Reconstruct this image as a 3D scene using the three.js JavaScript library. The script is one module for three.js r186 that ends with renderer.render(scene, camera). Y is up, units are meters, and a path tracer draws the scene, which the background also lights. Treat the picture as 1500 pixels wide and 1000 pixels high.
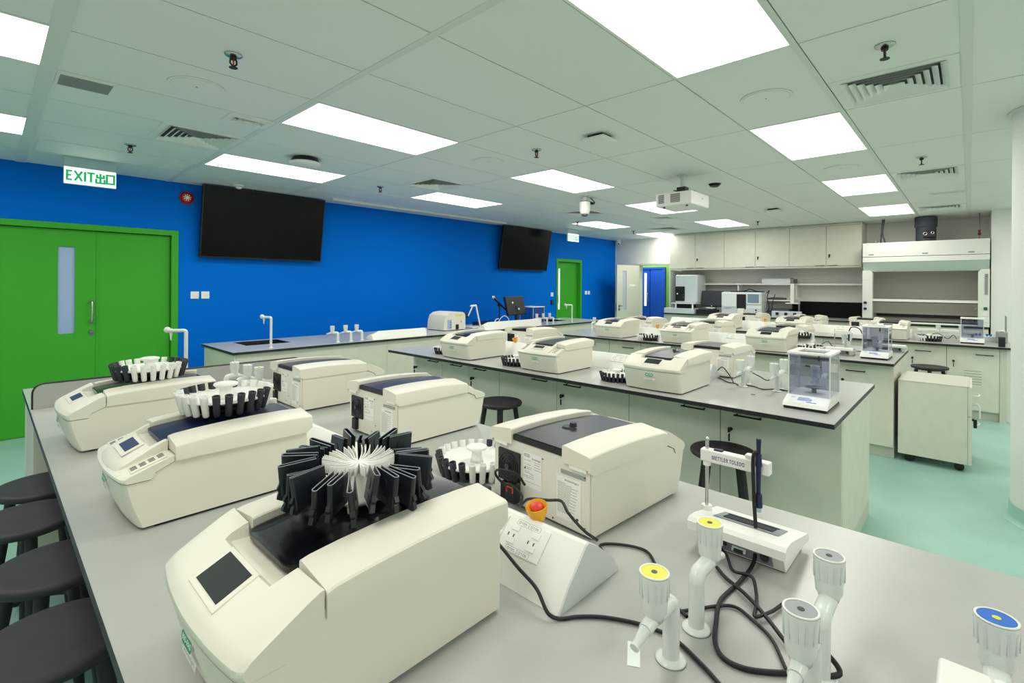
import * as THREE from 'three';
import { RoundedBoxGeometry } from 'three/addons/geometries/RoundedBoxGeometry.js';
import { mergeGeometries, toCreasedNormals } from 'three/addons/utils/BufferGeometryUtils.js';
import { RectAreaLightUniformsLib } from 'three/addons/lights/RectAreaLightUniformsLib.js';

// ------------------------------------------------------------------ camera, light level
const scene = new THREE.Scene();
const YAW = THREE.MathUtils.degToRad(46.995), FOCAL = 719.57;
const camera = new THREE.PerspectiveCamera(2 * Math.atan(500 / FOCAL) * 180 / Math.PI, 1.5, 0.05, 60);
camera.position.set(0, 1.505, 0);
camera.rotation.set(0, -YAW, 0.00625, 'YXZ');
camera.setViewOffset(1500, 1000, 0, 82.3, 1500, 1000);
const renderer = new THREE.WebGLRenderer();
renderer.toneMapping = THREE.LinearToneMapping;
renderer.toneMappingExposure = 0.78;
renderer.shadowMap.enabled = true;
RectAreaLightUniformsLib.init();
scene.background = new THREE.Color(0x000000);
const PANEL_NITS = 9.5;            // every ceiling panel, same lamp
const PANEL_COLOR = 0xfffdf4;

// ------------------------------------------------------------------ helpers
const PI = Math.PI;
let seed = 12345;
const rnd = () => { seed = (seed * 1664525 + 1013904223) >>> 0; return seed / 4294967296; };
const used = {};
function nm(n) { if (used[n] === undefined) { used[n] = 0; return n; } used[n]++; return n + '_' + String(used[n]).padStart(3, '0'); }
function shade(o) { o.castShadow = true; o.receiveShadow = true; return o; }
function part(name, geo, mat, parent, pos, rot) {
  const m = shade(new THREE.Mesh(geo, mat)); m.name = name;
  if (pos) m.position.set(...pos); if (rot) m.rotation.set(...rot);
  parent.add(m); return m;
}
function thing(name, label, category, pos = [0, 0, 0], turn = 0, group) {
  const g = new THREE.Group(); g.name = nm(name); g.position.set(...pos); g.rotation.y = turn;
  g.userData = { label, category }; if (group) g.userData.group = group;
  scene.add(g); return g;
}
function single(name, geo, mat, label, category, pos = [0, 0, 0], turn = 0, group) {
  const m = shade(new THREE.Mesh(geo, mat)); m.name = nm(name); m.position.set(...pos); m.rotation.y = turn;
  m.userData = { label, category }; if (group) m.userData.group = group;
  scene.add(m); return m;
}
function struct(name, geo, mat, label, category) {
  const m = geo ? shade(new THREE.Mesh(geo, mat)) : new THREE.Group(); m.name = name;
  m.userData = { label, category, kind: 'structure' }; scene.add(m); return m;
}
function copy(o, pos, turn, label, group) {
  const c = o.clone(); c.name = nm(o.name.replace(/_\d{3}$/, '')); c.position.set(...pos); if (turn !== undefined) c.rotation.y = turn;
  c.userData = { ...o.userData }; if (label) c.userData.label = label; if (group) c.userData.group = group;
  scene.add(c); return c;
}
const box = (w, h, d, x = 0, y = 0, z = 0) => new THREE.BoxGeometry(w, h, d).translate(x, y, z);
const span = (x0, x1, y0, y1, z0, z1) => box(x1 - x0, y1 - y0, z1 - z0, (x0 + x1) / 2, (y0 + y1) / 2, (z0 + z1) / 2);
const rbox = (w, h, d, r, x = 0, y = 0, z = 0, seg = 2) => new RoundedBoxGeometry(w, h, d, seg, Math.min(r, w / 2.01, h / 2.01, d / 2.01)).translate(x, y, z);
const rspan = (x0, x1, y0, y1, z0, z1, r) => rbox(x1 - x0, y1 - y0, z1 - z0, r, (x0 + x1) / 2, (y0 + y1) / 2, (z0 + z1) / 2);
const cyl = (r0, r1, h, n = 24, x = 0, y = 0, z = 0) => new THREE.CylinderGeometry(r1, r0, h, n).translate(x, y + h / 2, z);   // r0 bottom, r1 top
const lathe = (pts, n = 32) => new THREE.LatheGeometry(pts.map(p => new THREE.Vector2(p[0], p[1])), n);
const merge = gs => mergeGeometries(gs.map(g => { const c = g.index ? g.toNonIndexed() : g; for (const k of Object.keys(c.attributes)) if (!['position', 'normal', 'uv'].includes(k)) c.deleteAttribute(k); return c; }));
const V = (x, y, z) => new THREE.Vector3(x, y, z);
const tube = (pts, r, n = 48, closed = false, rs = 8) => new THREE.TubeGeometry(new THREE.CatmullRomCurve3(pts.map(p => V(...p)), closed), n, r, rs, closed);
const rod = (a, b, r, n = 12, r1 = r) => { const A = V(...a), B = V(...b), d = B.clone().sub(A), g = new THREE.CylinderGeometry(r1, r, d.length(), n);
  g.applyQuaternion(new THREE.Quaternion().setFromUnitVectors(V(0, 1, 0), d.clone().normalize())); return g.translate((A.x + B.x) / 2, (A.y + B.y) / 2, (A.z + B.z) / 2); };
const disc = (r, n = 32) => new THREE.CircleGeometry(r, n).rotateX(-PI / 2);
function loft(st, axes = [0, 1], crease = 0.7) {            // stations: lists of [x,y,z] of equal count, closed sections, capped
  const n = st[0].length, pos = [], idx = [];
  st.forEach(s => s.forEach(p => pos.push(...p)));
  for (let i = 0; i < st.length - 1; i++) for (let j = 0; j < n; j++) {
    const a = i * n + j, b = i * n + (j + 1) % n, c = a + n, d = b + n; idx.push(a, b, d, a, d, c);
  }
  const cap = (i, flip) => {
    const c2 = st[i].map(p => new THREE.Vector2(p[axes[0]], p[axes[1]]));
    const rev = THREE.ShapeUtils.area(c2) < 0; const tri = THREE.ShapeUtils.triangulateShape(c2, []);
    for (const t of tri) { const q = flip !== rev ? [t[2], t[1], t[0]] : t; idx.push(...q.map(k => i * n + k)); }
  };
  cap(0, true); cap(st.length - 1, false);
  let vol = 0;
  const P = k => V(pos[3 * k], pos[3 * k + 1], pos[3 * k + 2]);
  for (let k = 0; k < idx.length; k += 3) vol += P(idx[k]).dot(P(idx[k + 1]).cross(P(idx[k + 2])));
  if (vol < 0) for (let k = 0; k < idx.length; k += 3) [idx[k], idx[k + 2]] = [idx[k + 2], idx[k]];
  const g = new THREE.BufferGeometry();
  g.setAttribute('position', new THREE.Float32BufferAttribute(pos, 3)); g.setIndex(idx);
  const c = toCreasedNormals(g, crease);
  const p = c.attributes.position, uv = []; for (let k = 0; k < p.count; k++) uv.push(p.getX(k) + p.getY(k), p.getZ(k) + p.getY(k));
  c.setAttribute('uv', new THREE.Float32BufferAttribute(uv, 2)); return c;
}
const prismZ = (poly, z0, z1, crease = 0.5) => loft([poly.map(p => [p[0], p[1], z0]), poly.map(p => [p[0], p[1], z1])], [0, 1], crease);
const prismX = (poly, x0, x1, crease = 0.5) => loft([poly.map(p => [x0, p[1], p[0]]), poly.map(p => [x1, p[1], p[0]])], [2, 1], crease);
function uvMetres(g, s = 1) {                                   // box-mapped uv in metres
  const c = g.index ? g.toNonIndexed() : g; const p = c.attributes.position, n = c.attributes.normal, uv = [];
  for (let k = 0; k < p.count; k++) {
    const ax = Math.abs(n.getX(k)), ay = Math.abs(n.getY(k)), az = Math.abs(n.getZ(k));
    if (ay >= ax && ay >= az) uv.push(p.getX(k) * s, p.getZ(k) * s); else if (ax >= az) uv.push(p.getZ(k) * s, p.getY(k) * s); else uv.push(p.getX(k) * s, p.getY(k) * s);
  }
  c.setAttribute('uv', new THREE.Float32BufferAttribute(uv, 2)); return c;
}

// ------------------------------------------------------------------ textures
function noiseTex(size, fn, srgb) {
  const d = new Uint8Array(size * size * 4);
  for (let y = 0; y < size; y++) for (let x = 0; x < size; x++) { const c = fn(x, y), k = (y * size + x) * 4; d[k] = c[0]; d[k + 1] = c[1]; d[k + 2] = c[2]; d[k + 3] = 255; }
  const t = new THREE.DataTexture(d, size, size); t.wrapS = t.wrapT = THREE.RepeatWrapping; t.magFilter = THREE.LinearFilter; t.minFilter = THREE.LinearMipmapLinearFilter; t.generateMipmaps = true;
  if (srgb) t.colorSpace = THREE.SRGBColorSpace; t.needsUpdate = true; return t;
}
const lattice = {};
function smooth(x, y, period, key) {
  const L = lattice[key + period] || (lattice[key + period] = Array.from({ length: period * period }, rnd));
  const xi = Math.floor(x), yi = Math.floor(y), fx = x - xi, fy = y - yi, s = t => t * t * (3 - 2 * t), g = (a, b) => L[((b % period + period) % period) * period + ((a % period + period) % period)];
  const u = s(fx), v = s(fy);
  return (g(xi, yi) * (1 - u) + g(xi + 1, yi) * u) * (1 - v) + (g(xi, yi + 1) * (1 - u) + g(xi + 1, yi + 1) * u) * v;
}
const fbm = (x, y, S, key) => { let a = 0, w = .5; for (const p of [8, 16, 32, 64]) { a += w * smooth(x / S * p, y / S * p, p, key); w *= .5; } return a / .9375; };
const floorTex = noiseTex(512, (x, y) => { const f = fbm(x, y, 512, 'fl'), sp = rnd(); const k = 0.95 + .07 * f + (sp > .985 ? .06 : sp < .02 ? -.07 : 0); return [160 * k, 201 * k, 190 * k].map(v => Math.min(255, v)); }, true);
const grainBump = noiseTex(256, () => { const v = 110 + rnd() * 60; return [v, v, v]; });
const laminTex = noiseTex(256, (x, y) => { const f = fbm(x, y, 256, 'lm'), k = .965 + .05 * f + (rnd() - .5) * .015; return [255 * k, 255 * k, 255 * k].map(v => Math.min(255, v)); }, true);
const paintBump = noiseTex(256, (x, y) => { const v = 90 + 70 * fbm(x, y, 256, 'pt') + rnd() * 30; return [v, v, v]; });
const woodTex = noiseTex(256, (x, y) => { const f = fbm(x * 0.35, y * 3, 256, 'wd'); const k = .8 + .4 * f; return [255 * k, 255 * k, 255 * k].map(v => Math.min(255, v)); }, true);
function canvasTex(w, h, draw) { const c = document.createElement('canvas'); c.width = w; c.height = h; draw(c.getContext('2d'), w, h); const t = new THREE.CanvasTexture(c); t.colorSpace = THREE.SRGBColorSpace; t.needsUpdate = true; return t; }
const rep = (t, x, y) => { const c = t.clone(); c.repeat.set(x, y); c.needsUpdate = true; return c; };

// ------------------------------------------------------------------ materials
const M = {};
const std = (color, roughness = .6, o = {}) => new THREE.MeshStandardMaterial({ color, roughness, ...o });
const phy = (color, roughness, o) => new THREE.MeshPhysicalMaterial({ color, roughness, ...o });
M.galvanised = std(0xa9adab, .6);
M.floor = std(0xffffff, .38, { map: floorTex });
M.blue = phy(0x006ed8, .6, { specularIntensity: .08, bumpMap: paintBump, bumpScale: .0006 });
M.blackPanel = phy(0x0a0a0b, .55, { specularIntensity: .3 });
M.white = std(0xe9eae4, .6, { bumpMap: paintBump, bumpScale: .0006 });
M.greenPaint = phy(0x40a62e, .5, { specularIntensity: .4 });
M.greenWall = std(0x86c35a, .6);
M.blueDoor = std(0x0f55c8, .5);
M.tile = std(0xeceee9, .55, { bumpMap: grainBump, bumpScale: .0002 });
M.tee = std(0xb4bab4, .6);
M.rail = std(0xe0e3de, .5);
M.void = std(0x9a9b96, .9);
M.laminate = std(0xb3b5b1, .28, { map: laminTex });
M.phenolic = std(0x1b1c1d, .45);
M.cabinet = std(0xdfdecf, .5, { map: laminTex });
M.cabEdge = std(0xcfd0c2, .5);
M.gapDark = std(0x2a2c28, .8);
M.cream = std(0xe5e1d4, .42, { bumpMap: grainBump, bumpScale: .00012 });
M.creamBack = std(0xe4e1d6, .5);
M.plasticWhite = std(0xf0f0ea, .4);
M.greyPlastic = std(0xd5d9da, .4);
M.black = std(0x0d0e0f, .45);
M.blackGloss = phy(0x050607, .12, { clearcoat: 1, clearcoatRoughness: .05 });
M.lidBlack = phy(0x0b0d10, .16, { specularIntensity: .8 });
M.lidNavy = phy(0x141f46, .32, { specularIntensity: .6 });
M.lidGrey = phy(0x30363f, .36, { specularIntensity: .7 });
M.screen = phy(0x222b29, .45, { specularIntensity: .3 });
M.lcd = phy(0x0e2c63, .45, { specularIntensity: .3 });
M.charcoal = std(0x2a2f35, .5);
M.stool = std(0x2a2b2e, .62, { map: woodTex });
M.stoolLeg = std(0x1c1d1e, .55);
M.chrome = std(0xc8c9c7, .25, { metalness: 1 });
M.steel = std(0x8d8f8c, .35, { metalness: 1 });
M.tapPaint = std(0xe0e5e2, .22);
M.yellow = std(0xe8e04a, .4);
M.capGrey = std(0x8f959a, .4);
M.capBlue = std(0x2f6fd0, .4);
M.capWhite = std(0xe4ebe8, .4);
M.red = std(0xc01818, .4);
M.orange = std(0xf2b01c, .4);
M.redRed = std(0xd8301a, .4);
M.cable = std(0x101112, .5);
M.navy = std(0x14204a, .5);
M.pane = phy(0xffffff, .02, { transmission: 1, thickness: 0, ior: 1.45 });
M.smoke = phy(0xe9eaf2, .04, { transmission: 1, thickness: 0, ior: 1.45 });
M.acryl = phy(0xd8e4ee, .04, { transmission: 1, thickness: 0, ior: 1.45 });
M.frosted = phy(0xdfe9f4, .5, { transmission: .5, thickness: 0 });
M.hoodBody = std(0xe4e6de, .42);
M.hoodLip = std(0xc6d3cc, .45);
M.hoodIn = std(0xd8d4c8, .55);
M.duct = std(0x3d454c, .6);
M.instr = std(0xd2d8dc, .4);
M.instrWhite = std(0xe8ebec, .38);
M.monitorScr = phy(0x3a3d3f, .25, {});
M.darkGrey = std(0x4a4e52, .5);
M.tray = std(0x9aa09c, .5);

// ------------------------------------------------------------------ room dimensions
const X0 = -2.17, X1 = 11.03, Z0 = -6.666, Z1 = 2.424, CE = 2.662, BT = 0.85;
const T = 0.2;

// floor
{ const g = uvMetres(span(X0 - T, X1 + 3.2, -.15, 0, Z0 - 2.2, Z1 + T), 1 / 1.6); struct('floor', g, M.floor, 'mint green speckled vinyl floor', 'floor'); }

// ceiling: slab, tee grid and lay-in panels
const colX = []; for (let i = 0; i <= 11; i++) colX.push(-2.17 + 1.2 * i);
const rowZ = []; for (let j = 0; j <= 15; j++) rowZ.push(Z0 + .606 * j);
const lightSpots = [];
for (const c of [1, 3, 5, 7, 9]) { lightSpots.push([c, 9]); lightSpots.push([c, 5]); lightSpots.push([c, 13]); }
for (const c of [1, 3, 5, 8, 10]) lightSpots.push([c, 2]);
const isLight = (c, r) => lightSpots.some(l => l[0] === c && l[1] === r);
const VENTS = [[1.14, -4.5, .46, .46], [3.53, -.32, .46, .46], [3.55, -4.5, .46, .46], [6.5, -.32, .46, .46], [6.5, -4.5, .46, .46], [9.35, -.32, .46, .46], [9.35, -4.5, .46, .46], [1.27, -3.76, .2, .1], [7.83, -3.8, .25, .25], [10.0, -.86, .2, .38], [.393, -3.78, .23, .2], [7.94, -.19, .12, .33]];   // x, z, width, depth of the openings
const ceiling = struct('ceiling', null, null, 'suspended ceiling of pale grey metal panels in a tee grid', 'ceiling');
part('ceiling_slab', span(X0 - T, X1 + T, CE + .35, CE + .5, Z0 - T, Z1 + T), M.void, ceiling);
{
  const tees = [];
  for (const x of colX) tees.push(span(x - .012, x + .012, CE + .022, CE + .03, Z0, Z1));
  for (const z of rowZ) tees.push(span(X0, X1, CE + .023, CE + .031, z - .012, z + .012));
  part('tee_grid', merge(tees), M.tee, ceiling);
  const openTile = (x0, x1, z0, z1, holes) => {                     // a panel cut out for the vents in it
    const xs = [...new Set([x0, x1, ...holes.flatMap(h => [h[0], h[1]])])].sort((a, b) => a - b), out = [];
    for (let i = 0; i < xs.length - 1; i++) { const hs = holes.filter(h => h[0] <= xs[i] + 1e-6 && h[1] >= xs[i + 1] - 1e-6).sort((a, b) => a[2] - b[2]); let z = z0;
      for (const h of hs) { out.push(span(xs[i], xs[i + 1], CE, CE + .012, z, h[2])); z = h[3]; } out.push(span(xs[i], xs[i + 1], CE, CE + .012, z, z1)); }
    return uvMetres(merge(out), 4); };
  const tileG = uvMetres(box(1.1916, .012, .5976), 4);
  for (let c = 0; c < 11; c++) for (let r = 0; r < 15; r++) { if (isLight(c, r)) continue;
    const x0 = colX[c] + .0042, x1 = colX[c + 1] - .0042, z0 = rowZ[r] + .0042, z1 = rowZ[r + 1] - .0042, holes = VENTS.map(v => [v[0] - v[2] / 2, v[0] + v[2] / 2, v[1] - v[3] / 2, v[1] + v[3] / 2]).filter(h => h[0] > x0 && h[1] < x1 && h[2] > z0 && h[3] < z1);
    if (holes.length) { part('ceiling_tile', openTile(x0, x1, z0, z1, holes), M.tile, ceiling); continue; }
    part('ceiling_tile', tileG, M.tile, ceiling, [(colX[c] + colX[c + 1]) / 2, CE + .006, (rowZ[r] + rowZ[r + 1]) / 2]); }
  part('cover_rail', span(.19, .262, CE - .004, CE, Z0, Z1), M.rail, ceiling);
  part('cover_rail', span(X0, X1, CE - .004, CE, -.038, .004), M.rail, ceiling);
  part('cover_rail', span(X0, X1, CE - .003, CE, -.636, -.606), M.rail, ceiling);
  part('cover_rail', span(1.39, 1.43, CE - .003, CE, Z0, Z1), M.rail, ceiling);
  part('screen_slot_trim', span(3.18, 6.55, CE - .03, CE, -6.33, -6.26), M.rail, ceiling);
}
// ------------------------------------------------------------------ ceiling panels that light the room
const lampMat = new THREE.MeshStandardMaterial({ color: 0xf4f4f0, roughness: .6, emissive: PANEL_COLOR, emissiveIntensity: 2.2 });
for (const [c, r] of lightSpots) {
  const cx = (colX[c] + colX[c + 1]) / 2, cz = (rowZ[r] + rowZ[r + 1]) / 2;
  const rowName = { 2: 'row nearest the blue wall', 5: 'row over the bench middles', 9: 'row by the round column', 13: 'row beyond the round column' }[r];
  const order = lightSpots.filter(l => l[1] === r).sort((a, b) => b[0] - a[0]).findIndex(l => l[0] === c);
  const g = thing('ceiling_light', 'white ceiling light panel, ' + ['first', 'second', 'third', 'fourth', 'fifth'][order] + ' from the fume cupboard wall, ' + rowName, 'ceiling light', [cx, CE, cz], 0, 'ceiling light panels, ' + rowName);
  const w = 1.196, d = .601, f = .016;
  part('frame', merge([box(w, .016, f, 0, .006, d / 2 - f / 2), box(w, .016, f, 0, .006, -d / 2 + f / 2), box(f, .016, d - 2 * f, w / 2 - f / 2, .006, 0), box(f, .016, d - 2 * f, -w / 2 + f / 2, .006, 0)]), M.plasticWhite, g);
  part('diffuser', box(w - 2 * f, .008, d - 2 * f, 0, .008, 0), lampMat, g);
  const L = new THREE.RectAreaLight(PANEL_COLOR, PANEL_NITS, w - 2 * f, d - 2 * f);
  L.position.set(0, .001, 0); L.rotation.x = -PI / 2; L.castShadow = true; g.add(L);
}

// ------------------------------------------------------------------ walls
struct('wall_left', uvMetres(merge([span(X0 - T, X1 + T, 2.105, CE + .35, Z0 - T, Z0), span(X0 - T, -.36, 0, 2.105, Z0 - T, Z0), span(1.512, 8.575, 0, 2.105, Z0 - T, Z0), span(9.535, X1 + T, 0, 2.105, Z0 - T, Z0)]), 1), M.blue, 'bright blue painted wall with two green doors', 'wall');
const OPZ0 = -6.0, OPZ1 = -5.2, OPH = 2.02;
struct('wall_back', uvMetres(merge([span(X1, X1 + T, OPH, CE + .35, Z0 - T, Z1 + T), span(X1, X1 + T, 0, OPH, Z0 - T, OPZ0), span(X1, X1 + T, 0, OPH, OPZ1, Z1 + T)]), 1), M.white, 'white painted wall with the open doorway behind the wall cabinets', 'wall');
struct('wall_right', uvMetres(span(X0 - T, X1 + T, 0, CE + .35, Z1, Z1 + T), 1), M.white, 'white wall beyond the round column', 'wall');
struct('wall_front', uvMetres(span(X0 - T, X0, 0, CE + .35, Z0, Z1), 1), M.white, 'white wall facing the fume cupboard', 'wall');
struct('wall_pier', uvMetres(span(10.13, X1, 0, CE, .226, 1.2), 1), M.white, 'white wall pier beside the fume cupboard', 'wall');
struct('trim_1', merge([span(10.9, X1, OPH, OPH + .04, OPZ0 - .04, OPZ1 + .04).translate(.1, 0, 0), span(X1 - .012, X1 + .01, 0, OPH, OPZ0 - .05, OPZ0), span(X1 - .012, X1 + .01, 0, OPH, OPZ1, OPZ1 + .05)]), M.cabEdge, 'pale frame around the open doorway', 'door frame');
// round column
{ const g = struct('column', null, null, 'round white column with a green coved base', 'column');
  part('shaft', cyl(.31, .31, CE, 64, 4.66, 0, .51), M.white, g); part('coved_base', lathe([[.311, .1], [.316, .1], [.318, .03], [.33, .008], [.35, .002], [.35, 0]], 64).translate(4.66, 0, .51), std(0x9dcabb, .4), g);
  part('collar', cyl(.335, .335, .008, 64, 4.66, CE - .009, .51), M.rail, g); }
// corridor beyond the doorway
{ const cx = 12.75;
  struct('wall_corridor_end', uvMetres(merge([span(cx, cx + T, 0, 2.7, -8.6, -4.2)]), 1), M.greenWall, 'pale green corridor wall seen through the doorway', 'wall');
  struct('wall_corridor_side', uvMetres(merge([span(X1 + T, cx + T, 0, 2.7, -8.8, -8.6), span(X1 + T, cx + T, 0, 2.7, -4.2, -4.0)]), 1), M.white, 'white corridor side walls', 'wall');
  struct('ceiling_corridor', span(X1 + T, cx + T, 2.7, 2.8, -8.8, -4.0), M.tile, 'corridor ceiling', 'ceiling');
  const l = thing('corridor_light', 'unseen white light panel on the corridor ceiling, enlarged to brighten the blue door', 'ceiling light', [12.0, 2.7, -6.5]);
  part('diffuser', box(.9, .01, 1.2, 0, -.006, 0), lampMat, l); const L = new THREE.RectAreaLight(PANEL_COLOR, PANEL_NITS, .9, 1.2); L.position.set(0, -.013, 0); L.rotation.x = -PI / 2; L.castShadow = true; l.add(L);  // panel out of view, made larger to brighten the blue door
  const d = thing('blue_double_door', 'blue double door with glowing glass slit across the corridor', 'door', [cx, 0, 0]);
  for (const [z0, z1] of [[-6.93, -6.567], [-6.551, -6.17]]) part('door_leaf', rspan(-.05, -.005, .01, 1.97, z0, z1, .004), M.blueDoor, d);
  part('door_frame', merge([span(-.07, 0, 0, 2.03, -6.99, -6.935), span(-.07, 0, 0, 2.03, -6.165, -6.11), span(-.07, 0, 1.975, 2.03, -6.935, -6.165)]), M.blueDoor, d);
  part('glass_slit', span(-.054, -.049, .95, 1.87, -6.73, -6.66), new THREE.MeshStandardMaterial({ color: 0xffffff, roughness: .3, emissive: 0xffffff, emissiveIntensity: .9 }), d);  // emissive white in place of daylight or lamplight passing through the slit
  part('pull_handle', tube([[-.05, 1.08, -6.6], [-.1, 1.08, -6.6], [-.1, 1.3, -6.6], [-.05, 1.3, -6.6]], .01, 24), M.chrome, d);
}
// open grey leaf of the doorway
{ const d = thing('corridor_door_leaf', 'pale grey door leaf with a glass slit, standing open beside the blue wall', 'door', [X1 - .02, 0, -5.99], 0);
  const len = .79; d.rotation.y = PI - .21;   // local +x points to the free edge, -z into the room
  part('leaf', merge([span(0, .46, .01, 2.01, -.022, .022), span(.6, len, .01, 2.01, -.022, .022), span(.46, .6, 1.87, 2.01, -.022, .022), span(.46, .6, .01, .93, -.022, .022)]), M.cabEdge, d);
  part('glass_slit', span(.46, .6, .93, 1.87, -.004, .004), M.frosted, d);
  part('lever_handle', merge([cyl(.025, .025, .02, 20).rotateX(-PI / 2).translate(.72, 1.03, -.022), rbox(.1, .018, .014, .006, .68, 1.03, -.05), cyl(.025, .025, .02, 20).rotateX(-PI / 2).translate(.72, .95, -.022)]), M.steel, d);
  part('lock_edge', span(len, len + .002, .9, 1.08, -.012, .012), M.steel, d);
  part('notice', span(.16, .36, 1.5, 1.55, -.024, -.0225), M.plasticWhite, d);
}
// double green door
{ const d = struct('door_1', null, null, 'bright green double door with a narrow glass pane and steel pull handle', 'door'); d.position.set(0, 0, Z0);
  part('frame', merge([span(1.447, 1.512, 0, 2.105, -.2, .012), span(-.36, -.295, 0, 2.105, -.2, .012), span(-.295, 1.447, 2.047, 2.105, -.2, .012)]), M.greenPaint, d);
  const z0 = -.09, z1 = -.045;
  part('leaf', merge([span(-.29, .497, .005, 2.042, z0, z1), span(.627, .795, .005, 2.042, z0, z1), span(.497, .627, 1.87, 2.042, z0, z1), span(.497, .627, .005, .985, z0, z1)]), M.greenPaint, d);
  part('leaf', rspan(.802, 1.443, .005, 2.042, z0, z1, .003), M.greenPaint, d);
  part('meeting_strip', span(.793, .808, .005, 2.042, z1, z1 + .006), M.greenPaint, d);
  part('glass_pane', span(.497, .627, .985, 1.87, -.07, -.064), phy(0x9fb6e0, .15, { clearcoat: .5 }), d);
  const h = part('pull_handle', tube([[.757, 1.1, z1], [.757, 1.1, z1 + .045], [.757, 1.13, z1 + .055], [.757, 1.28, z1 + .055], [.757, 1.31, z1 + .045], [.757, 1.31, z1]], .0095, 32), M.chrome, d);
  for (const y of [1.1, 1.31]) part('handle_rose', cyl(.022, .02, .008, 24).rotateX(PI / 2).translate(.757, y, z1), M.steel, h);
  part('lock_knob', merge([cyl(.026, .024, .01, 24).rotateX(PI / 2), rbox(.036, .014, .018, .005, 0, 0, .018)]).translate(.757, .987, z1), M.steel, d);
  part('backing', span(-.4, 1.55, 0, 2.2, -.32, -.3), M.white, d);
}
// single green door
{ const d = struct('door_2', null, null, 'single green door with a glowing white glass slit between the screen and the wall corner', 'door'); d.position.set(0, 0, Z0);
  part('frame', merge([span(8.575, 8.635, 0, 2.105, -.2, .012), span(9.475, 9.535, 0, 2.105, -.2, .012), span(8.635, 9.475, 2.04, 2.105, -.2, .012)]), M.greenPaint, d);
  const z0 = -.13, z1 = -.085;
  part('leaf', merge([span(8.64, 8.71, .005, 2.035, z0, z1), span(8.85, 9.47, .005, 2.035, z0, z1), span(8.71, 8.85, 1.89, 2.035, z0, z1), span(8.71, 8.85, .005, .97, z0, z1)]), M.greenPaint, d);
  part('glass_pane', span(8.71, 8.85, .97, 1.89, -.115, -.11), new THREE.MeshStandardMaterial({ color: 0xffffff, roughness: .3, emissive: 0xffffff, emissiveIntensity: .9 }), d);  // pane glows by itself, in place of light from the room behind
  part('pull_handle', tube([[8.675, 1.1, z1], [8.675, 1.1, z1 + .05], [8.675, 1.3, z1 + .05], [8.675, 1.3, z1]], .009, 24), M.chrome, d);
  part('backing', span(8.5, 9.6, 0, 2.2, -.32, -.3), M.white, d);
}

// ------------------------------------------------------------------ ceiling fittings
function sprinkler(x, z, where) {
  const g = thing('sprinkler', 'black pendent fire sprinkler with chrome ring in ceiling ' + where, 'sprinkler', [x, CE, z], 0, 'ceiling fire sprinklers');
  part('escutcheon', lathe([[.0, 0], [.042, 0], [.04, -.006], [.03, -.01], [.016, -.012], [0, -.012]], 28), M.chrome, g);
  const f = part('yoke_frame', merge([cyl(.014, .016, .012, 16, 0, -.026, 0), rod([-.014, -.024, 0], [-.016, -.045, 0], .004), rod([.014, -.024, 0], [.016, -.045, 0], .004), rod([-.016, -.045, 0], [0, -.062, 0], .004), rod([.016, -.045, 0], [0, -.062, 0], .004)]), M.black, g);
  part('deflector', merge([cyl(.02, .02, .003, 20, 0, -.068, 0), cyl(.006, .006, .01, 10, 0, -.066, 0)]), M.black, f);
  part('glass_bulb', cyl(.0035, .0035, .03, 10, 0, -.056, 0), M.redRed, f);
}
[[.851, -2.73, 'over the green double door aisle'], [.824, -5.153, 'beside the large lit exit sign'], [2.923, -.303, 'beside a louvred diffuser'], [5.649, -.32, 'next to diffuser near the round column'], [3.199, -2.707, 'by the nearer square wireless unit'],
 [3.177, -5.101, 'in front of the screen slot'], [9.301, -2.749, 'in front of the wall cabinets'], [9.267, -5.168, 'near the white dome camera'], [7.3, -5.2, 'near the small lit exit sign']].forEach(a => sprinkler(...a));
function speaker(x, z, where) { const g = thing('ceiling_speaker', 'flush round white ceiling speaker ' + where, 'speaker', [x, CE, z], 0, 'flush ceiling speakers');
  part('rim', lathe([[.125, -.002], [.135, -.006], [.142, -.004], [.144, 0], [.125, 0]], 48), M.tile, g); part('grille', cyl(.126, .126, .005, 48, 0, -.006, 0), M.tile, g); part('logo_dot', cyl(.005, .005, .001, 10, 0, -.0072, 0), M.gapDark, g); }
speaker(.841, -3.325, 'over the aisle to the green double door'); speaker(3.253, -.919, 'between two light panels by the column'); speaker(3.198, -3.297, 'between two light panels in the middle row'); speaker(5.65, -.92, 'before the third light panel on the column side');
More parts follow.
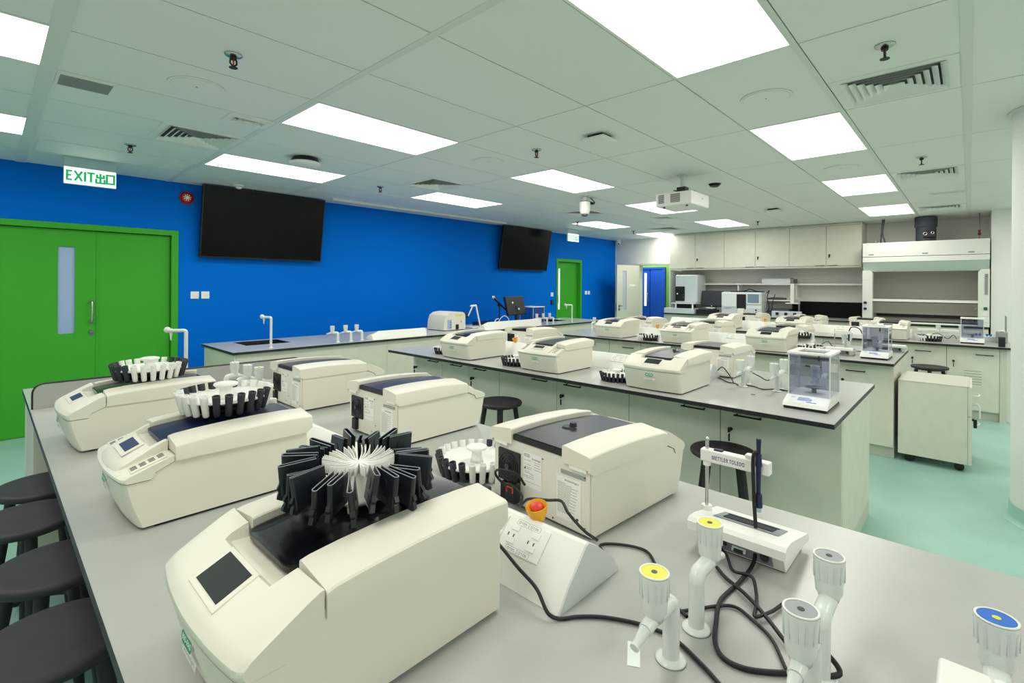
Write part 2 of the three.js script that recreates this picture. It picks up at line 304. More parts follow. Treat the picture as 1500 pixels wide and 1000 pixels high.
function diffuser(x, z, where, w = .46, d = .46, n = 6) {
  const g = thing('air_diffuser', 'square louvred white air diffuser ' + where, 'air vent', [x, CE, z], 0, 'louvred ceiling air diffusers');
  const ring = (a, b, y0, y1, t) => merge([box(a, y1 - y0, t, 0, (y0 + y1) / 2, b / 2 - t / 2), box(a, y1 - y0, t, 0, (y0 + y1) / 2, -b / 2 + t / 2), box(t, y1 - y0, b - 2 * t, a / 2 - t / 2, (y0 + y1) / 2, 0), box(t, y1 - y0, b - 2 * t, -a / 2 + t / 2, (y0 + y1) / 2, 0)]);
  part('frame', ring(w + .09, d + .09, -.006, .0, .05), M.tile, g);
  part('duct_neck', merge([span(-w / 2, w / 2, .24, .25, -d / 2, d / 2), span(-w / 2 - .004, -w / 2, .001, .25, -d / 2, d / 2), span(w / 2, w / 2 + .004, .001, .25, -d / 2, d / 2), span(-w / 2, w / 2, .001, .25, -d / 2 - .004, -d / 2), span(-w / 2, w / 2, .001, .25, d / 2, d / 2 + .004)]), M.galvanised, g);
  for (let k = 0; k < n; k++) { const a = w - k * w / (n + .3), b = d - k * d / (n + .3), s = .46 / 6.3 * .5 * .78 * (w / .46);
    const poly = (a2, b2, y) => [[-a2 / 2, y, -b2 / 2], [a2 / 2, y, -b2 / 2], [a2 / 2, y, b2 / 2], [-a2 / 2, y, b2 / 2]];
    const pos = [], idx = []; [...poly(a, b, -.012), ...poly(a - 2 * s, b - 2 * s, .008)].forEach(p => pos.push(...p)); for (let j = 0; j < 4; j++) { const q = (j + 1) % 4; idx.push(j, q, q + 4, j, q + 4, j + 4); }
    const bg = new THREE.BufferGeometry(); bg.setAttribute('position', new THREE.Float32BufferAttribute(pos, 3)); bg.setIndex(idx); const ng = bg.toNonIndexed(); ng.computeVertexNormals(); ng.setAttribute('uv', new THREE.Float32BufferAttribute(new Float32Array(ng.attributes.position.count * 2), 2));
    part('louvre', ng, M.tile, g); }
}
diffuser(1.14, -4.5, 'over the near end of the sink bench'); diffuser(3.53, -.32, 'over the pH meter bench'); diffuser(3.55, -4.5, 'beside the third light panel by the blue wall'); diffuser(6.5, -.32, 'above the mobile drawer pedestal'); diffuser(6.5, -4.5, 'behind the hanging white camera'); diffuser(9.35, -.32, 'in front of the fume cupboard duct'); diffuser(9.35, -4.5, 'above the left end of the wall cabinets');
diffuser(1.27, -3.76, 'small, beside a middle row light panel', .2, .1, 3); diffuser(7.83, -3.8, 'small, behind the projector', .25, .25, 3); diffuser(10.0, -.86, 'small, at the end of the last column side light panel', .2, .38, 4);
function grille(x, z, w, d, where, alongX) { const g = thing('air_grille', 'narrow slatted ceiling air grille ' + where, 'air vent', [x, CE, z]);
  part('frame', merge([box(w + .03, .006, .015, 0, -.003, d / 2 + .0075), box(w + .03, .006, .015, 0, -.003, -d / 2 - .0075), box(.015, .006, d, w / 2 + .0075, -.003, 0), box(.015, .006, d, -w / 2 - .0075, -.003, 0)]), M.tile, g); part('duct_neck', merge([span(-w / 2, w / 2, .24, .25, -d / 2, d / 2), span(-w / 2 - .004, -w / 2, .001, .25, -d / 2, d / 2), span(w / 2, w / 2 + .004, .001, .25, -d / 2, d / 2), span(-w / 2, w / 2, .001, .25, -d / 2 - .004, -d / 2), span(-w / 2, w / 2, .001, .25, d / 2, d / 2 + .004)]), M.galvanised, g);
  const n = alongX ? Math.round(d / .017) : Math.round(w / .03); for (let k = 0; k < n; k++) part('slat', alongX ? box(w, .006, .009, 0, -.004, -d / 2 + (k + .5) * d / n) : box(.016, .006, d, -w / 2 + (k + .5) * w / n, -.004, 0), alongX ? M.tray : M.tile, g); }
grille(.393, -3.78, .23, .2, 'beside the aisle light panel', true); grille(7.94, -.19, .12, .33, 'of short black slots by the column side', false);
{ const g = thing('access_hatch', 'flush rectangular ceiling access hatch behind the large exit sign', 'hatch', [.83, CE, -5.73]); part('panel', box(1.08, .003, .5, 0, -.0025, 0), M.tile, g); part('trim_frame', merge([box(1.1, .005, .01, 0, -.0025, .257), box(1.1, .005, .01, 0, -.0025, -.257), box(.01, .005, .504, .547, -.0025, 0), box(.01, .005, .504, -.547, -.0025, 0)]), M.rail, g); }
{ const g = thing('access_hatch', 'flush rectangular ceiling access hatch beside the screen slot', 'hatch', [3.22, CE, -5.73]); part('panel', box(1.08, .003, .46, 0, -.0025, 0), M.tile, g); part('trim_frame', merge([box(1.1, .005, .01, 0, -.0025, .237), box(1.1, .005, .01, 0, -.0025, -.237), box(.01, .005, .464, .547, -.0025, 0), box(.01, .005, .464, -.547, -.0025, 0)]), M.rail, g); }
{ const g = thing('wireless_access_point', 'round white unit on a black ring near the blue wall light panel', 'access point', [2.0, CE, -4.47]); part('base_ring', cyl(.13, .105, .045, 40, 0, -.045, 0), M.black, g); part('cover', lathe([[0, -.078], [.09, -.075], [.128, -.064], [.135, -.052], [.132, -.044], [0, -.044]], 40), M.plasticWhite, g); }
function ap(x, z, where) { const g = thing('wireless_unit', 'square white wireless unit with looped black wires ' + where, 'access point', [x, CE, z]); part('cover', rbox(.2, .025, .2, .01, 0, -.035, 0), M.tile, g); part('mount', box(.13, .022, .13, 0, -.012, 0), M.black, g); part('wire', tube([[.08, -.02, 0], [.13, -.02, .03], [.16, -.01, -.03], [.14, -.01, -.08], [.06, -.015, -.07]], .004, 32), M.cable, g); }
ap(3.23, -2.1, 'above the pH meter bench aisle'); ap(7.98, -2.14, 'in front of the wall cabinets');
{ const g = thing('dome_sensor', 'black half-dome sensor on the ceiling beside the projector', 'sensor', [5.6, CE, -2.11]); part('ring', cyl(.062, .066, .012, 32, 0, -.012, 0), M.black, g); part('dome', lathe([[0, -.045], [.03, -.042], [.05, -.03], [.058, -.012], [0, -.012]], 32), M.blackGloss, g); }
{ const g = thing('smoke_detector', 'small white detector on the ceiling above the large wall screen', 'detector', [2.03, CE, -6.3]); part('base', cyl(.05, .055, .015, 28, 0, -.015, 0), M.plasticWhite, g); part('head', lathe([[0, -.045], [.02, -.044], [.035, -.03], [.04, -.015], [0, -.015]], 28), M.plasticWhite, g); }
{ const g = thing('dome_camera', 'small white dome camera in the corner by the open door', 'camera', [10.9, CE, -6.5]); part('base', cyl(.05, .055, .04, 28, 0, -.04, 0), M.plasticWhite, g); part('housing', new THREE.SphereGeometry(.055, 24, 16).translate(0, -.08, 0), M.plasticWhite, g); part('lens', new THREE.SphereGeometry(.022, 16, 12).translate(-.035, -.1, .03), M.blackGloss, g); }
{ const g = thing('tracking_camera', 'white hanging pan-tilt camera with black cable fitting under the ceiling', 'camera', [5.3, CE, -3.66]);
  part('stem', cyl(.03, .03, .06, 24, 0, -.06, 0), M.rail, g); part('bracket', merge([box(.14, .012, .09, .03, -.066, 0), rbox(.06, .03, .05, .01, .13, -.075, .02)]), M.black, g);
  part('housing', lathe([[0, -.24], [.045, -.235], [.062, -.215], [.068, -.17], [.07, -.075], [.06, -.07], [0, -.07]], 32), M.plasticWhite, g); part('lens', lathe([[0, -.262], [.03, -.255], [.048, -.238], [0, -.236]], 24), M.darkGrey, g);
  part('cable', tube([[.15, -.07, .02], [.2, -.06, .02], [.19, -.03, 0], [.13, -.005, 0]], .006, 24), M.cable, g); }
{ const g = thing('projector', 'white ceiling projector with vent grilles on a short drop pole', 'projector', [4.94, CE, -2.19]);
  part('body', rbox(.44, .135, .38, .012, 0, -.275, 0), M.plasticWhite, g); part('pole', cyl(.025, .025, .12, 20, .0, -.13, 0), M.greyPlastic, g); part('ceiling_plate', cyl(.06, .06, .008, 24, 0, -.009, 0), M.greyPlastic, g);
  part('bracket', merge([box(.26, .012, .05, 0, -.2, .08), box(.26, .012, .05, 0, -.2, -.08), box(.05, .02, .26, 0, -.19, 0), box(.09, .07, .09, 0, -.165, 0), rod([.1, -.2, .08], [-.1, -.17, -.05], .006), rod([-.1, -.2, .1], [.1, -.17, -.1], .006)]), M.black, g);
  for (const [z0, n] of [[-.13, 8], [.0, 8]]) for (let k = 0; k < n; k++) part('vent_slot', box(.004, .006, z0 === 0 ? .1 : .06, -.22, -.23 - k * .011, z0 + (z0 === 0 ? .02 : 0)), M.darkGrey, g);
  part('front_badge', box(.03, .006, .002, .04, -.265, .191), M.darkGrey, g); part('foot', cyl(.012, .012, .012, 14, -.17, -.355, -.12), M.darkGrey, g); part('foot', cyl(.012, .012, .012, 14, -.17, -.355, .12), M.darkGrey, g);
  part('lens', cyl(.04, .045, .02, 24).rotateX(-PI / 2).translate(.1, -.275, -.19), M.blackGloss, g); }

// exit signs (lit boxes hanging from clear blades)
const exitTex = canvasTex(512, 216, (c, w, h) => { c.fillStyle = '#f4fffa'; c.fillRect(0, 0, w, h); c.strokeStyle = '#0a9a58'; c.lineWidth = 22; c.lineCap = 'butt'; const L = (a) => { c.beginPath(); c.moveTo(a[0], a[1]); for (let k = 2; k < a.length; k += 2) c.lineTo(a[k], a[k + 1]); c.stroke(); };
  L([76, 52, 28, 52, 28, 164, 76, 164]); L([28, 106, 68, 106]); L([100, 44, 172, 172]); L([172, 44, 100, 172]); L([200, 44, 200, 172]); L([220, 52, 296, 52]); L([258, 52, 258, 172]); L([352, 42, 352, 168]); L([318, 56, 318, 98, 386, 98, 386, 56]); L([310, 116, 310, 168, 394, 168, 394, 116]); c.strokeRect(418, 52, 74, 112); });
function exitSign(x, z, label) { const g = thing('exit_sign', label, 'exit sign', [x, CE, z]);
  part('light_box', rbox(.376, .158, .03, .004, 0, -.177, 0), M.plasticWhite, g);
  const face = new THREE.MeshStandardMaterial({ color: 0xffffff, roughness: .4, map: exitTex, emissive: 0xffffff, emissiveMap: exitTex, emissiveIntensity: .85 });
  part('lettered_face', new THREE.PlaneGeometry(.37, .152).translate(0, -.177, .0155), face, g);
  part('hanger_blade', box(.37, .098, .006, 0, -.049, 0), phy(0xeaf4f2, .12, { transmission: .8, thickness: 0 }), g);
  const L = new THREE.RectAreaLight(0xe8fff4, .8, .37, .15); L.position.set(0, -.177, .02); L.rotation.y = PI; L.castShadow = true; g.add(L); }
exitSign(.667, -6.02, 'lit green and white exit sign hanging above the green double door'); exitSign(8.2, -5.95, 'lit green and white exit sign hanging before the single green door');

// wall screens
function tv(x, w, label) { const g = thing('wall_screen', label, 'television', [x, 1.81, Z0 + .1]);
  const t = new THREE.Group(); t.name = 'screen_unit'; g.add(t); t.rotation.x = .16;
  part('housing', rspan(-w / 2, w / 2, 0, .845, -.05, .0, .006), M.black, t); part('display_glass', span(-w / 2 + .012, w / 2 - .012, .018, .835, 0, .002), phy(0x060708, .22, { specularIntensity: .35 }), t);
  part('logo_strip', span(-.02, .02, -.004, .004, -.004, .002), M.darkGrey, t);
  part('wall_bracket', merge([span(-.25, -.21, .1, .7, -.1, -.055), span(.21, .25, .1, .7, -.1, -.055), span(-.3, .3, .3, .5, -.1, -.07)]), M.black, g); }
tv(2.43, 1.46, 'large black wall screen beside the red alarm sounder'); tv(7.4, 1.44, 'large black wall screen beside the single green door');
{ const g = thing('alarm_sounder', 'round red alarm sounder with white emblem on the blue wall', 'alarm', [1.589, 2.495, Z0]);
  part('base', cyl(.075, .07, .03, 40).rotateX(PI / 2), M.red, g); part('dome', lathe([[0, .045], [.02, .044], [.05, .038], [.066, .03], [0, .03]], 40).rotateX(PI / 2), M.red, g);
  const em = []; for (let k = 0; k < 9; k++) { const a = k / 9 * 2 * PI; em.push(box(.008, .018, .002).translate(0, .03, 0).rotateZ(a).translate(0, 0, .046)); } em.push(cyl(.018, .018, .002, 20).rotateX(PI / 2).translate(0, 0, .045)); part('emblem', merge(em), M.plasticWhite, g); }
function plate(x, y, label, m = M.plasticWhite) { const g = thing('switch_plate', label, 'switch', [x, y, Z0], 0, 'wall switch plates'); part('plate', rbox(.086, .086, .012, .004, 0, 0, .006), m, g); part('rocker', rbox(.024, .03, .006, .002, 0, 0, .013), m, g); }
plate(1.678, 1.366, 'white square switch plate beside the green double door'); plate(1.787, 1.366, 'white square switch plate, further from the green double door of its pair'); plate(8.42, 1.31, 'white switch plate above the black box by the single green door'); plate(9.71, 1.34, 'white switch plate next to the single green door frame'); plate(9.83, 1.34, 'white switch plate, nearer the wall corner of its pair');
{ const g = thing('card_reader', 'small black reader below a switch plate by the single green door', 'card reader', [8.42, 1.14, Z0]); part('case', rbox(.08, .1, .03, .008, 0, 0, .015), M.black, g); part('keypad', rbox(.05, .05, .006, .002, 0, .005, .031), M.darkGrey, g); }

// ------------------------------------------------------------------ benches
const BENCH = [{ x0: .157, x1: 1.6, z0: -4.245, z1: 1.35, inset: .3, who: 'bench by the green double door' }, { x0: 2.762, x1: 4.115, z0: -4.27, z1: -.47, inset: .3, who: 'second bench from the green double door' },
  { x0: 5.315, x1: 6.675, z0: -4.27, z1: -.475, inset: .12, who: 'third bench from the green double door' }, { x0: 7.68, x1: 9.05, z0: -4.1, z1: .352, inset: .12, who: 'bench facing the fume cupboard' }];
function worktop(x0, x1, z0, z1, y, label, holes = []) {
  const g = thing('worktop', label, 'worktop', [0, y, 0]);
  const slab = (ya, yb, e) => { if (!holes.length) return span(x0 + e, x1 - e, ya, yb, z0 + e, z1 - e);
    const out = [], hx = [...new Set([x0 + e, ...holes.flatMap(h => [h[0], h[1]]), x1 - e])].sort((a, b) => a - b);
    for (let i = 0; i < hx.length - 1; i++) { const h = holes.find(q => q[0] <= hx[i] + 1e-6 && q[1] >= hx[i + 1] - 1e-6); if (h) { out.push(span(hx[i], hx[i + 1], ya, yb, z0 + e, h[2]), span(hx[i], hx[i + 1], ya, yb, h[3], z1 - e)); } else out.push(span(hx[i], hx[i + 1], ya, yb, z0 + e, z1 - e)); }
    return merge(out); };
  part('core_slab', slab(-.024, -.0012, 0), M.phenolic, g); part('top_laminate', uvMetres(slab(-.0012, 0, .0015), 1.3), M.laminate, g);
  return g;
}
function sinkBowl(x0, x1, z0, z1, y, label) { const g = thing('sink_bowl', label, 'sink', [0, y, 0]); const t = .012, d = .25;
  part('bowl', merge([span(x0, x1, -d, -d + t, z0, z1), span(x0, x0 + t, -d, -.002, z0, z1), span(x1 - t, x1, -d, -.002, z0, z1), span(x0, x1, -d, -.002, z0, z0 + t), span(x0, x1, -d, -.002, z1 - t, z1)]), M.phenolic, g); part('drain', cyl(.04, .04, .006, 24, (x0 + x1) / 2, -d + t, (z0 + z1) / 2), M.steel, g); }
worktop(BENCH[0].x0, BENCH[0].x1, BENCH[0].z0, BENCH[0].z1, BT, 'long grey worktop with black edge holding the pH meter, by the green double door', [[.62, 1.12, -4.12, -3.75]]);
sinkBowl(.621, 1.119, -4.119, -3.751, BT - .024, 'black sink bowl behind the upstand of the bench by the green double door');
worktop(BENCH[1].x0, BENCH[1].x1, BENCH[1].z0, BENCH[1].z1, BT, 'grey worktop with black edge, second bench from the green double door');
worktop(BENCH[2].x0, BENCH[2].x1, BENCH[2].z0, BENCH[2].z1, BT, 'grey worktop with black edge on the bench beside the mobile pedestal');
worktop(BENCH[3].x0, BENCH[3].x1, BENCH[3].z0, BENCH[3].z1, BT, 'grey worktop with black edge on the bench facing the fume cupboard');
worktop(1.6, 8.1, -6.1, -5.09, BT, 'long grey demonstration worktop with black edge along the blue wall', [[1.88, 2.35, -6.0, -5.58], [7.0, 7.5, -6.0, -5.55]]);
sinkBowl(1.881, 2.349, -5.999, -5.581, BT - .024, 'black sink bowl in the demonstration bench, near the green double door'); sinkBowl(7.001, 7.499, -5.999, -5.551, BT - .024, 'black sink bowl in the demonstration bench, near the single green door');

// cabinet unit facing -x: carcass, doors with bar handles and key locks, plinth
function cabinetUnit(xf, xb, z0, z1, doors, label, group, o = {}) {
  const g = thing('base_cabinet', label, 'cabinet', [0, 0, 0], 0, group); const top = o.top ?? BT - .026;
  part('carcass', uvMetres(span(xf + .02, xb, .1, top, z0 + .001, z1 - .001), 1.3), M.cabinet, g); part('plinth', span(xf + .05, xb, 0, .1, z0 + .001, z1 - .001), M.cabEdge, g);
  const w = (z1 - z0) / doors;
  for (let k = 0; k < doors; k++) { const a = z0 + k * w + .002, b = z0 + (k + 1) * w - .002;
    const d = part('door', uvMetres(rspan(xf, xf + .0185, .104, top - .004, a, b, .002), 1.3), M.cabinet, g);
    const hs = (doors === 2 ? (k === 0 ? b - .16 : a + .16) : b - .12); const hy = top - .078;
    part('bar_handle', merge([rod([xf - .028, hy, hs - .075], [xf - .028, hy, hs + .075], .005), rod([xf, hy, hs - .065], [xf - .028, hy, hs - .065], .005), rod([xf, hy, hs + .065], [xf - .028, hy, hs + .065], .005)]), M.black, d);
    if (k === doors - 1) { const kz = a + .06, ky = top - .17; const l = part('key_lock', cyl(.011, .011, .012, 16).rotateZ(PI / 2).translate(xf, ky, kz), M.black, d); part === 0 || l;
      part('key', merge([rbox(.022, .03, .012, .004, xf - .03, ky, kz), rbox(.012, .045, .008, .003, xf - .03, ky - .045, kz)]), M.black, d); } }
  return g;
}
const b2 = BENCH[1], xf2 = b2.x0 + .29;
[[-4.25, -3.777, 1], [-3.777, -2.99, 2], [-2.99, -1.73, 2], [-1.73, -.484, 2]].forEach(([a, b, n], i) => cabinetUnit(xf2, b2.x1 - .11, a, b, n, ['single door cabinet at the blue wall end under the second bench', 'narrow two-door cabinet under the second bench behind a stool', 'wide two-door cabinet in the middle under the second bench', 'wide two-door cabinet at the column end under the second bench'][i], 'cabinets under the second bench'));
const b3 = BENCH[2], xf3 = b3.x0 + .11;
[[-4.24, -3.36, 2], [-3.36, -2.48, 2], [-2.48, -1.36, 2], [-1.36, -.484, 2]].forEach(([a, b, n], i) => cabinetUnit(xf3, b3.x1 - .05, a, b, n, ['two-door cabinet at the blue wall end under the third bench', 'two-door cabinet second from the blue wall under the third bench', 'two-door cabinet second from the mobile pedestal under the third bench', 'two-door cabinet beside the mobile pedestal under the third bench'][i], 'cabinets under the third bench'));
const b4 = BENCH[3], xf4 = b4.x0 + .06;
[[-4.05, -3.0, 2], [-3.0, -1.95, 2], [-1.95, -.95, 2], [-.95, -.2, 2], [-.2, .245, 1]].forEach(([a, b, n], i) => cabinetUnit(xf4, b4.x1 - .05, a, b, n, ['two-door cabinet at the far end under the bench facing the fume cupboard', 'two-door cabinet second in the row under the fume cupboard bench', 'two-door cabinet in the middle of the row under the fume cupboard bench', 'two-door cabinet behind the stool under the fume cupboard bench', 'single louvred-door cabinet behind the mobile pedestal'][i], 'cabinets under the fume cupboard bench'));
{ const g = thing('end_panel', 'tall pale service panel at the end of the fume cupboard bench', 'panel'); part('filler', span(xf4, b4.x1 - .05, 0, BT - .026, .246, .3), M.cabEdge, g); part('white_upright', span(b4.x0 + .16, b4.x1, 0, BT - .026, .302, .345), M.plasticWhite, g); }
{ const g = thing('vent_louvre', 'row of horizontal vent slits in the cabinet door behind the pedestal', 'vent'); for (let k = 0; k < 6; k++) part('slit', rspan(xf4 - .0025, xf4 - .0005, .4 + k * .03, .406 + k * .03, -.05, .1, .001), M.tray, g); }
{ const g = thing('island_carcass', 'pale under-bench cabinet block of the bench by the green double door', 'cabinet');
  part('carcass', uvMetres(span(.48, 1.3, .1, BT - .026, -3.4, 1.3), 1.3), M.cabinet, g); part('plinth', span(.53, 1.25, 0, .1, -3.4, 1.28), M.cabEdge, g);
  for (let k = 0; k < 7; k++) { const a = -3.38 + k * .66; const d = part('door', rspan(.462, .48, .104, BT - .03, a, a + .655, .002), M.cabinet, g); part('bar_handle', rod([.45, BT - .09, a + .1], [.45, BT - .09, a + .25], .005), M.black, d); } }
{ const g = thing('sink_cabinet', 'pale sink cabinet at the end of the bench by the green double door', 'cabinet'); part('side_panel', rspan(.17, 1.58, 0, BT - .026, -4.235, -4.215, .002), M.cabinet, g); part('side_panel', rspan(.17, 1.58, 0, BT - .026, -3.53, -3.51, .002), M.cabinet, g); part('front_panel', span(.175, .193, .1, BT - .026, -4.214, -3.531), M.cabEdge, g); part('back_panel', span(1.56, 1.578, .1, BT - .026, -4.214, -3.531), M.cabEdge, g); part('plinth', span(.22, 1.54, 0, .1, -4.2, -3.54), M.cabEdge, g); }
{ const g = thing('upstand_screen', 'grey rounded upstand panel across the bench by the green double door', 'panel');
  const s = new THREE.Shape(); const a = .17, b = 1.55, y0 = 0, y1 = .125, r = .05; s.moveTo(a, y0); s.lineTo(a, y1 - r); s.quadraticCurveTo(a, y1, a + r, y1); s.lineTo(b - r, y1); s.quadraticCurveTo(b, y1, b, y1 - r); s.lineTo(b, y0);
  part('panel', new THREE.ExtrudeGeometry(s, { depth: .014, bevelEnabled: false }).translate(0, BT + .0008, -3.535), M.laminate, g);
  const edge = []; const pts = s.getPoints(6).map(p => [p.x, p.y + BT + .0008, -3.528]); for (let k = 0; k < pts.length - 1; k++) if (V(...pts[k]).distanceTo(V(...pts[k + 1])) > .001 && pts[k + 1][1] > BT + .002) edge.push(rod(pts[k], pts[k + 1], .0074, 8)); part('black_edging', merge(edge), M.phenolic, g); }
{ const g = thing('demonstration_bench_base', 'pale grey-green base of the demonstration bench along the blue wall', 'cabinet');
  part('front_panel', uvMetres(span(1.64, 8.06, .0, BT - .026, -5.15, -5.13), 1.3), M.cabinet, g); part('end_panel', rspan(1.62, 1.638, 0, BT - .026, -6.06, -5.13, .002), M.cabinet, g); part('end_panel', rspan(8.062, 8.08, 0, BT - .026, -6.06, -5.13, .002), M.cabinet, g); part('back_panel', span(1.64, 8.06, 0, BT - .026, -6.06, -6.04), M.cabinet, g);
  for (const x of [3.3, 4.9, 6.5]) part('joint_cover', span(x, x + .006, .0, BT - .03, -5.13, -5.128), M.cabEdge, g); }

// mobile pedestal
{ const g = thing('mobile_pedestal', 'cream mobile drawer pedestal on black castors beside the third bench', 'pedestal', [0, 0, 0]);
  part('body', rspan(5.43, 6.05, .07, .7, -.455, -.01, .003), M.cabinet, g); part('top_panel', rspan(5.428, 6.052, .7, .706, -.457, .0, .002), M.cabEdge, g);
  for (const [y0, y1] of [[.07, .46], [.464, .7]]) { const d = part('drawer_front', rspan(5.432, 6.048, y0, y1, -.008, .016, .003), M.cabinet, g); part('pull_handle', tube([[5.66, y1 - .1, .016], [5.66, y1 - .1, .05], [5.8, y1 - .1, .05], [5.8, y1 - .1, .016]], .006, 20), M.plasticWhite, d); }
  part('key_lock', merge([cyl(.011, .011, .012, 14).rotateX(PI / 2).translate(5.5, .43, .016), rbox(.012, .07, .022, .004, 5.5, .4, .035)]), M.black, g);
  part('white_tag', merge([tube([[5.52, .54, .016], [5.52, .56, .045], [5.52, .53, .06]], .006, 16), rbox(.03, .1, .012, .005, 5.52, .49, .062)]), M.plasticWhite, g);
  for (const [x, z] of [[5.5, -.38], [5.5, -.06], [5.98, -.38], [5.98, -.06]]) { const c = part('castor', cyl(.032, .032, .03, 20).rotateZ(PI / 2).translate(x + .015, .032, z), M.black, g); part('fork', merge([box(.04, .02, .05, x, .058, z), box(.004, .05, .03, x + .019, .045, z)]), M.black, c); } }

// ------------------------------------------------------------------ stools
function makeStool() { const g = thing('lab_stool', '', 'stool', [0, 0, 0], 0);
  part('seat', lathe([[0, .57], [.155, .57], [.168, .574], [.172, .582], [.172, .592], [.166, .599], [.15, .6], [0, .6]], 56), M.stool, g);
  for (let k = 0; k < 4; k++) { const a = PI / 4 + k * PI / 2; part('leg', rod([Math.cos(a) * .2, 0, Math.sin(a) * .2], [Math.cos(a) * .115, .571, Math.sin(a) * .115], .015, 14, .019), M.stoolLeg, g); }
  part('foot_ring', new THREE.TorusGeometry(.17, .009, 10, 40).rotateX(PI / 2).translate(0, .2, 0), M.stoolLeg, g); part('seat_bracket', cyl(.13, .13, .012, 32, 0, .558, 0), M.stoolLeg, g);
  return g; }
{ const s = makeStool(); const spots = [[.128, -1.707, 'black round stool by the green double door bench, nearest the card rotor'], [.165, -2.163, 'black round stool by the green double door bench, second from the card rotor'], [.118, -2.663, 'black round stool by the green double door bench, third from the card rotor'], [.185, -3.06, 'black round stool at the bench by the green double door, closest to that door'],
    [2.755, -2.69, 'black round stool at the second bench behind the cream centrifuge backs'], [2.8, -1.0, 'black round stool at the second bench behind the electrode arm'], [7.47, -.34, 'black round stool behind the mobile pedestal']];
  spots.forEach(([x, z, l], i) => { if (i === 0) { s.position.set(x, 0, z); s.userData.label = l; s.userData.group = 'black lab stools'; } else copy(s, [x, 0, z], i * .4, l, 'black lab stools'); }); }

// ------------------------------------------------------------------ centrifuges
const badgeTex = canvasTex(256, 96, (c, w, h) => { c.fillStyle = '#e5e1d4'; c.fillRect(0, 0, w, h); c.fillStyle = '#0c8a5c'; c.beginPath(); c.roundRect(4, 6, w - 8, h - 12, 42); c.fill(); c.fillStyle = '#f4fbf6'; c.font = 'bold 52px sans-serif'; c.textAlign = 'center'; c.textBaseline = 'middle'; c.fillText('BIO-RAD', w / 2, h / 2 + 2, w - 44); });
const modelTex = canvasTex(256, 48, (c, w, h) => { c.fillStyle = '#e5e1d4'; c.fillRect(0, 0, w, h); c.fillStyle = '#6d6f6c'; c.font = 'italic 30px sans-serif'; c.textAlign = 'center'; c.textBaseline = 'middle'; c.fillText('IH-Centrifuge L', w / 2, h / 2); });
const plateTex = canvasTex(384, 512, (c, w, h) => { c.fillStyle = '#f3f2ec'; c.fillRect(0, 0, w, h); c.strokeStyle = '#222'; c.lineWidth = 6; c.beginPath(); c.roundRect(14, 30, 120, 40, 20); c.stroke(); c.fillStyle = '#222'; c.font = 'bold 26px sans-serif'; c.fillText('BIO-RAD', 26, 60, 96); c.font = 'bold 36px sans-serif'; c.fillText('IH-Centrifuge L', 180, 92, 190);
  c.font = '22px sans-serif'; c.fillText('REF', 16, 130); c.fillText('SN', 16, 190); c.fillStyle = '#777'; for (const [x, y, l] of [[70, 126, 90], [230, 126, 130], [230, 160, 110], [230, 196, 130], [220, 232, 150], [70, 186, 90], [80, 226, 100], [60, 252, 110], [16, 290, 120], [16, 312, 170], [160, 330, 60]]) for (let k = 0; k < l; k += 12) c.fillRect(x + k, y - 9, 8, 9);
  c.fillStyle = '#222'; c.beginPath(); c.moveTo(14, 262); c.lineTo(14, 232); c.lineTo(28, 244); c.lineTo(28, 220); c.lineTo(46, 220); c.lineTo(46, 262); c.fill(); c.font = 'bold 44px serif'; c.fillText('C E', 14, 380); c.lineWidth = 3; c.strokeStyle = '#555'; for (let k = 0; k < 3; k++) c.strokeRect(92 + k * 46, 350, 32, 30); c.fillStyle = '#777'; c.fillRect(20, 440, 330, 4); });
const instrTex = canvasTex(384, 640, (c, w, h) => { c.fillStyle = '#f1f0ea'; c.fillRect(0, 0, w, h); c.fillStyle = '#3a3a3a'; c.font = 'bold 36px sans-serif'; c.fillText('IH-Centrifuge L', 130, 60, 220); c.fillStyle = '#8a8a86'; for (let k = 0; k < 21; k++) { const l = 120 + ((k * 97) % 200), y = 96 + k * 22; for (let q = 0; q < l; q += 14) c.fillRect(18 + q, y, 9 + (q * 7 + k) % 4, 9); } c.strokeStyle = '#444'; c.lineWidth = 4; for (const [x, y] of [[250, 560], [250, 606], [310, 606]]) c.strokeRect(x, y - 10, 36, 26); c.fillStyle = '#333'; c.beginPath(); c.arc(328, 563, 20, 0, 7); c.fill(); });
M.badge = std(0xffffff, .4, { map: badgeTex }); M.model = std(0xffffff, .45, { map: modelTex }); M.ratingPlate = std(0xffffff, .5, { map: plateTex }); M.instruction = std(0xffffff, .5, { map: instrTex });

const MW = .38, ML = .485;
const hTop = s => { const P = [[.113, .210], [.18, .2165], [.27, .2215], [.36, .2235], [.44, .2225], [.5, .2195]]; for (let k = 0; k < P.length - 1; k++) if (s <= P[k + 1][0]) { const t = Math.max(0, (s - P[k][0]) / (P[k + 1][0] - P[k][0])); return P[k][1] + (P[k + 1][1] - P[k][1]) * t; } return .221; };
const frontW = s => Math.min(1, Math.max(0, (.125 - s) / .1));
function bulged(profile, vs, bulge, half, rim = .007) {
  return vs.map(v => { const prof = typeof profile === 'function' ? profile(v) : profile; const e = Math.max(0, (Math.abs(v) - .9) / .1), in_ = rim * e * e; return prof.map(([s, y]) => [s + frontW(s) * (-bulge * (1 - v * v) + in_), y, v * half]); });
}
const VS = [-1, -.985, -.95, -.9, -.7, -.45, -.2, 0, .2, .45, .7, .9, .95, .985, 1];
const CF = {};
CF.body = loft(bulged([[.038, .008], [.02, .055], [.008, .1], [.002, .13], [.055, .13], [.066, .147], [.1135, .166], [.1135, .1795], [ML - .004, .1795], [ML - .004, .008]], VS, .018, MW / 2 - .003), [0, 1], .6);
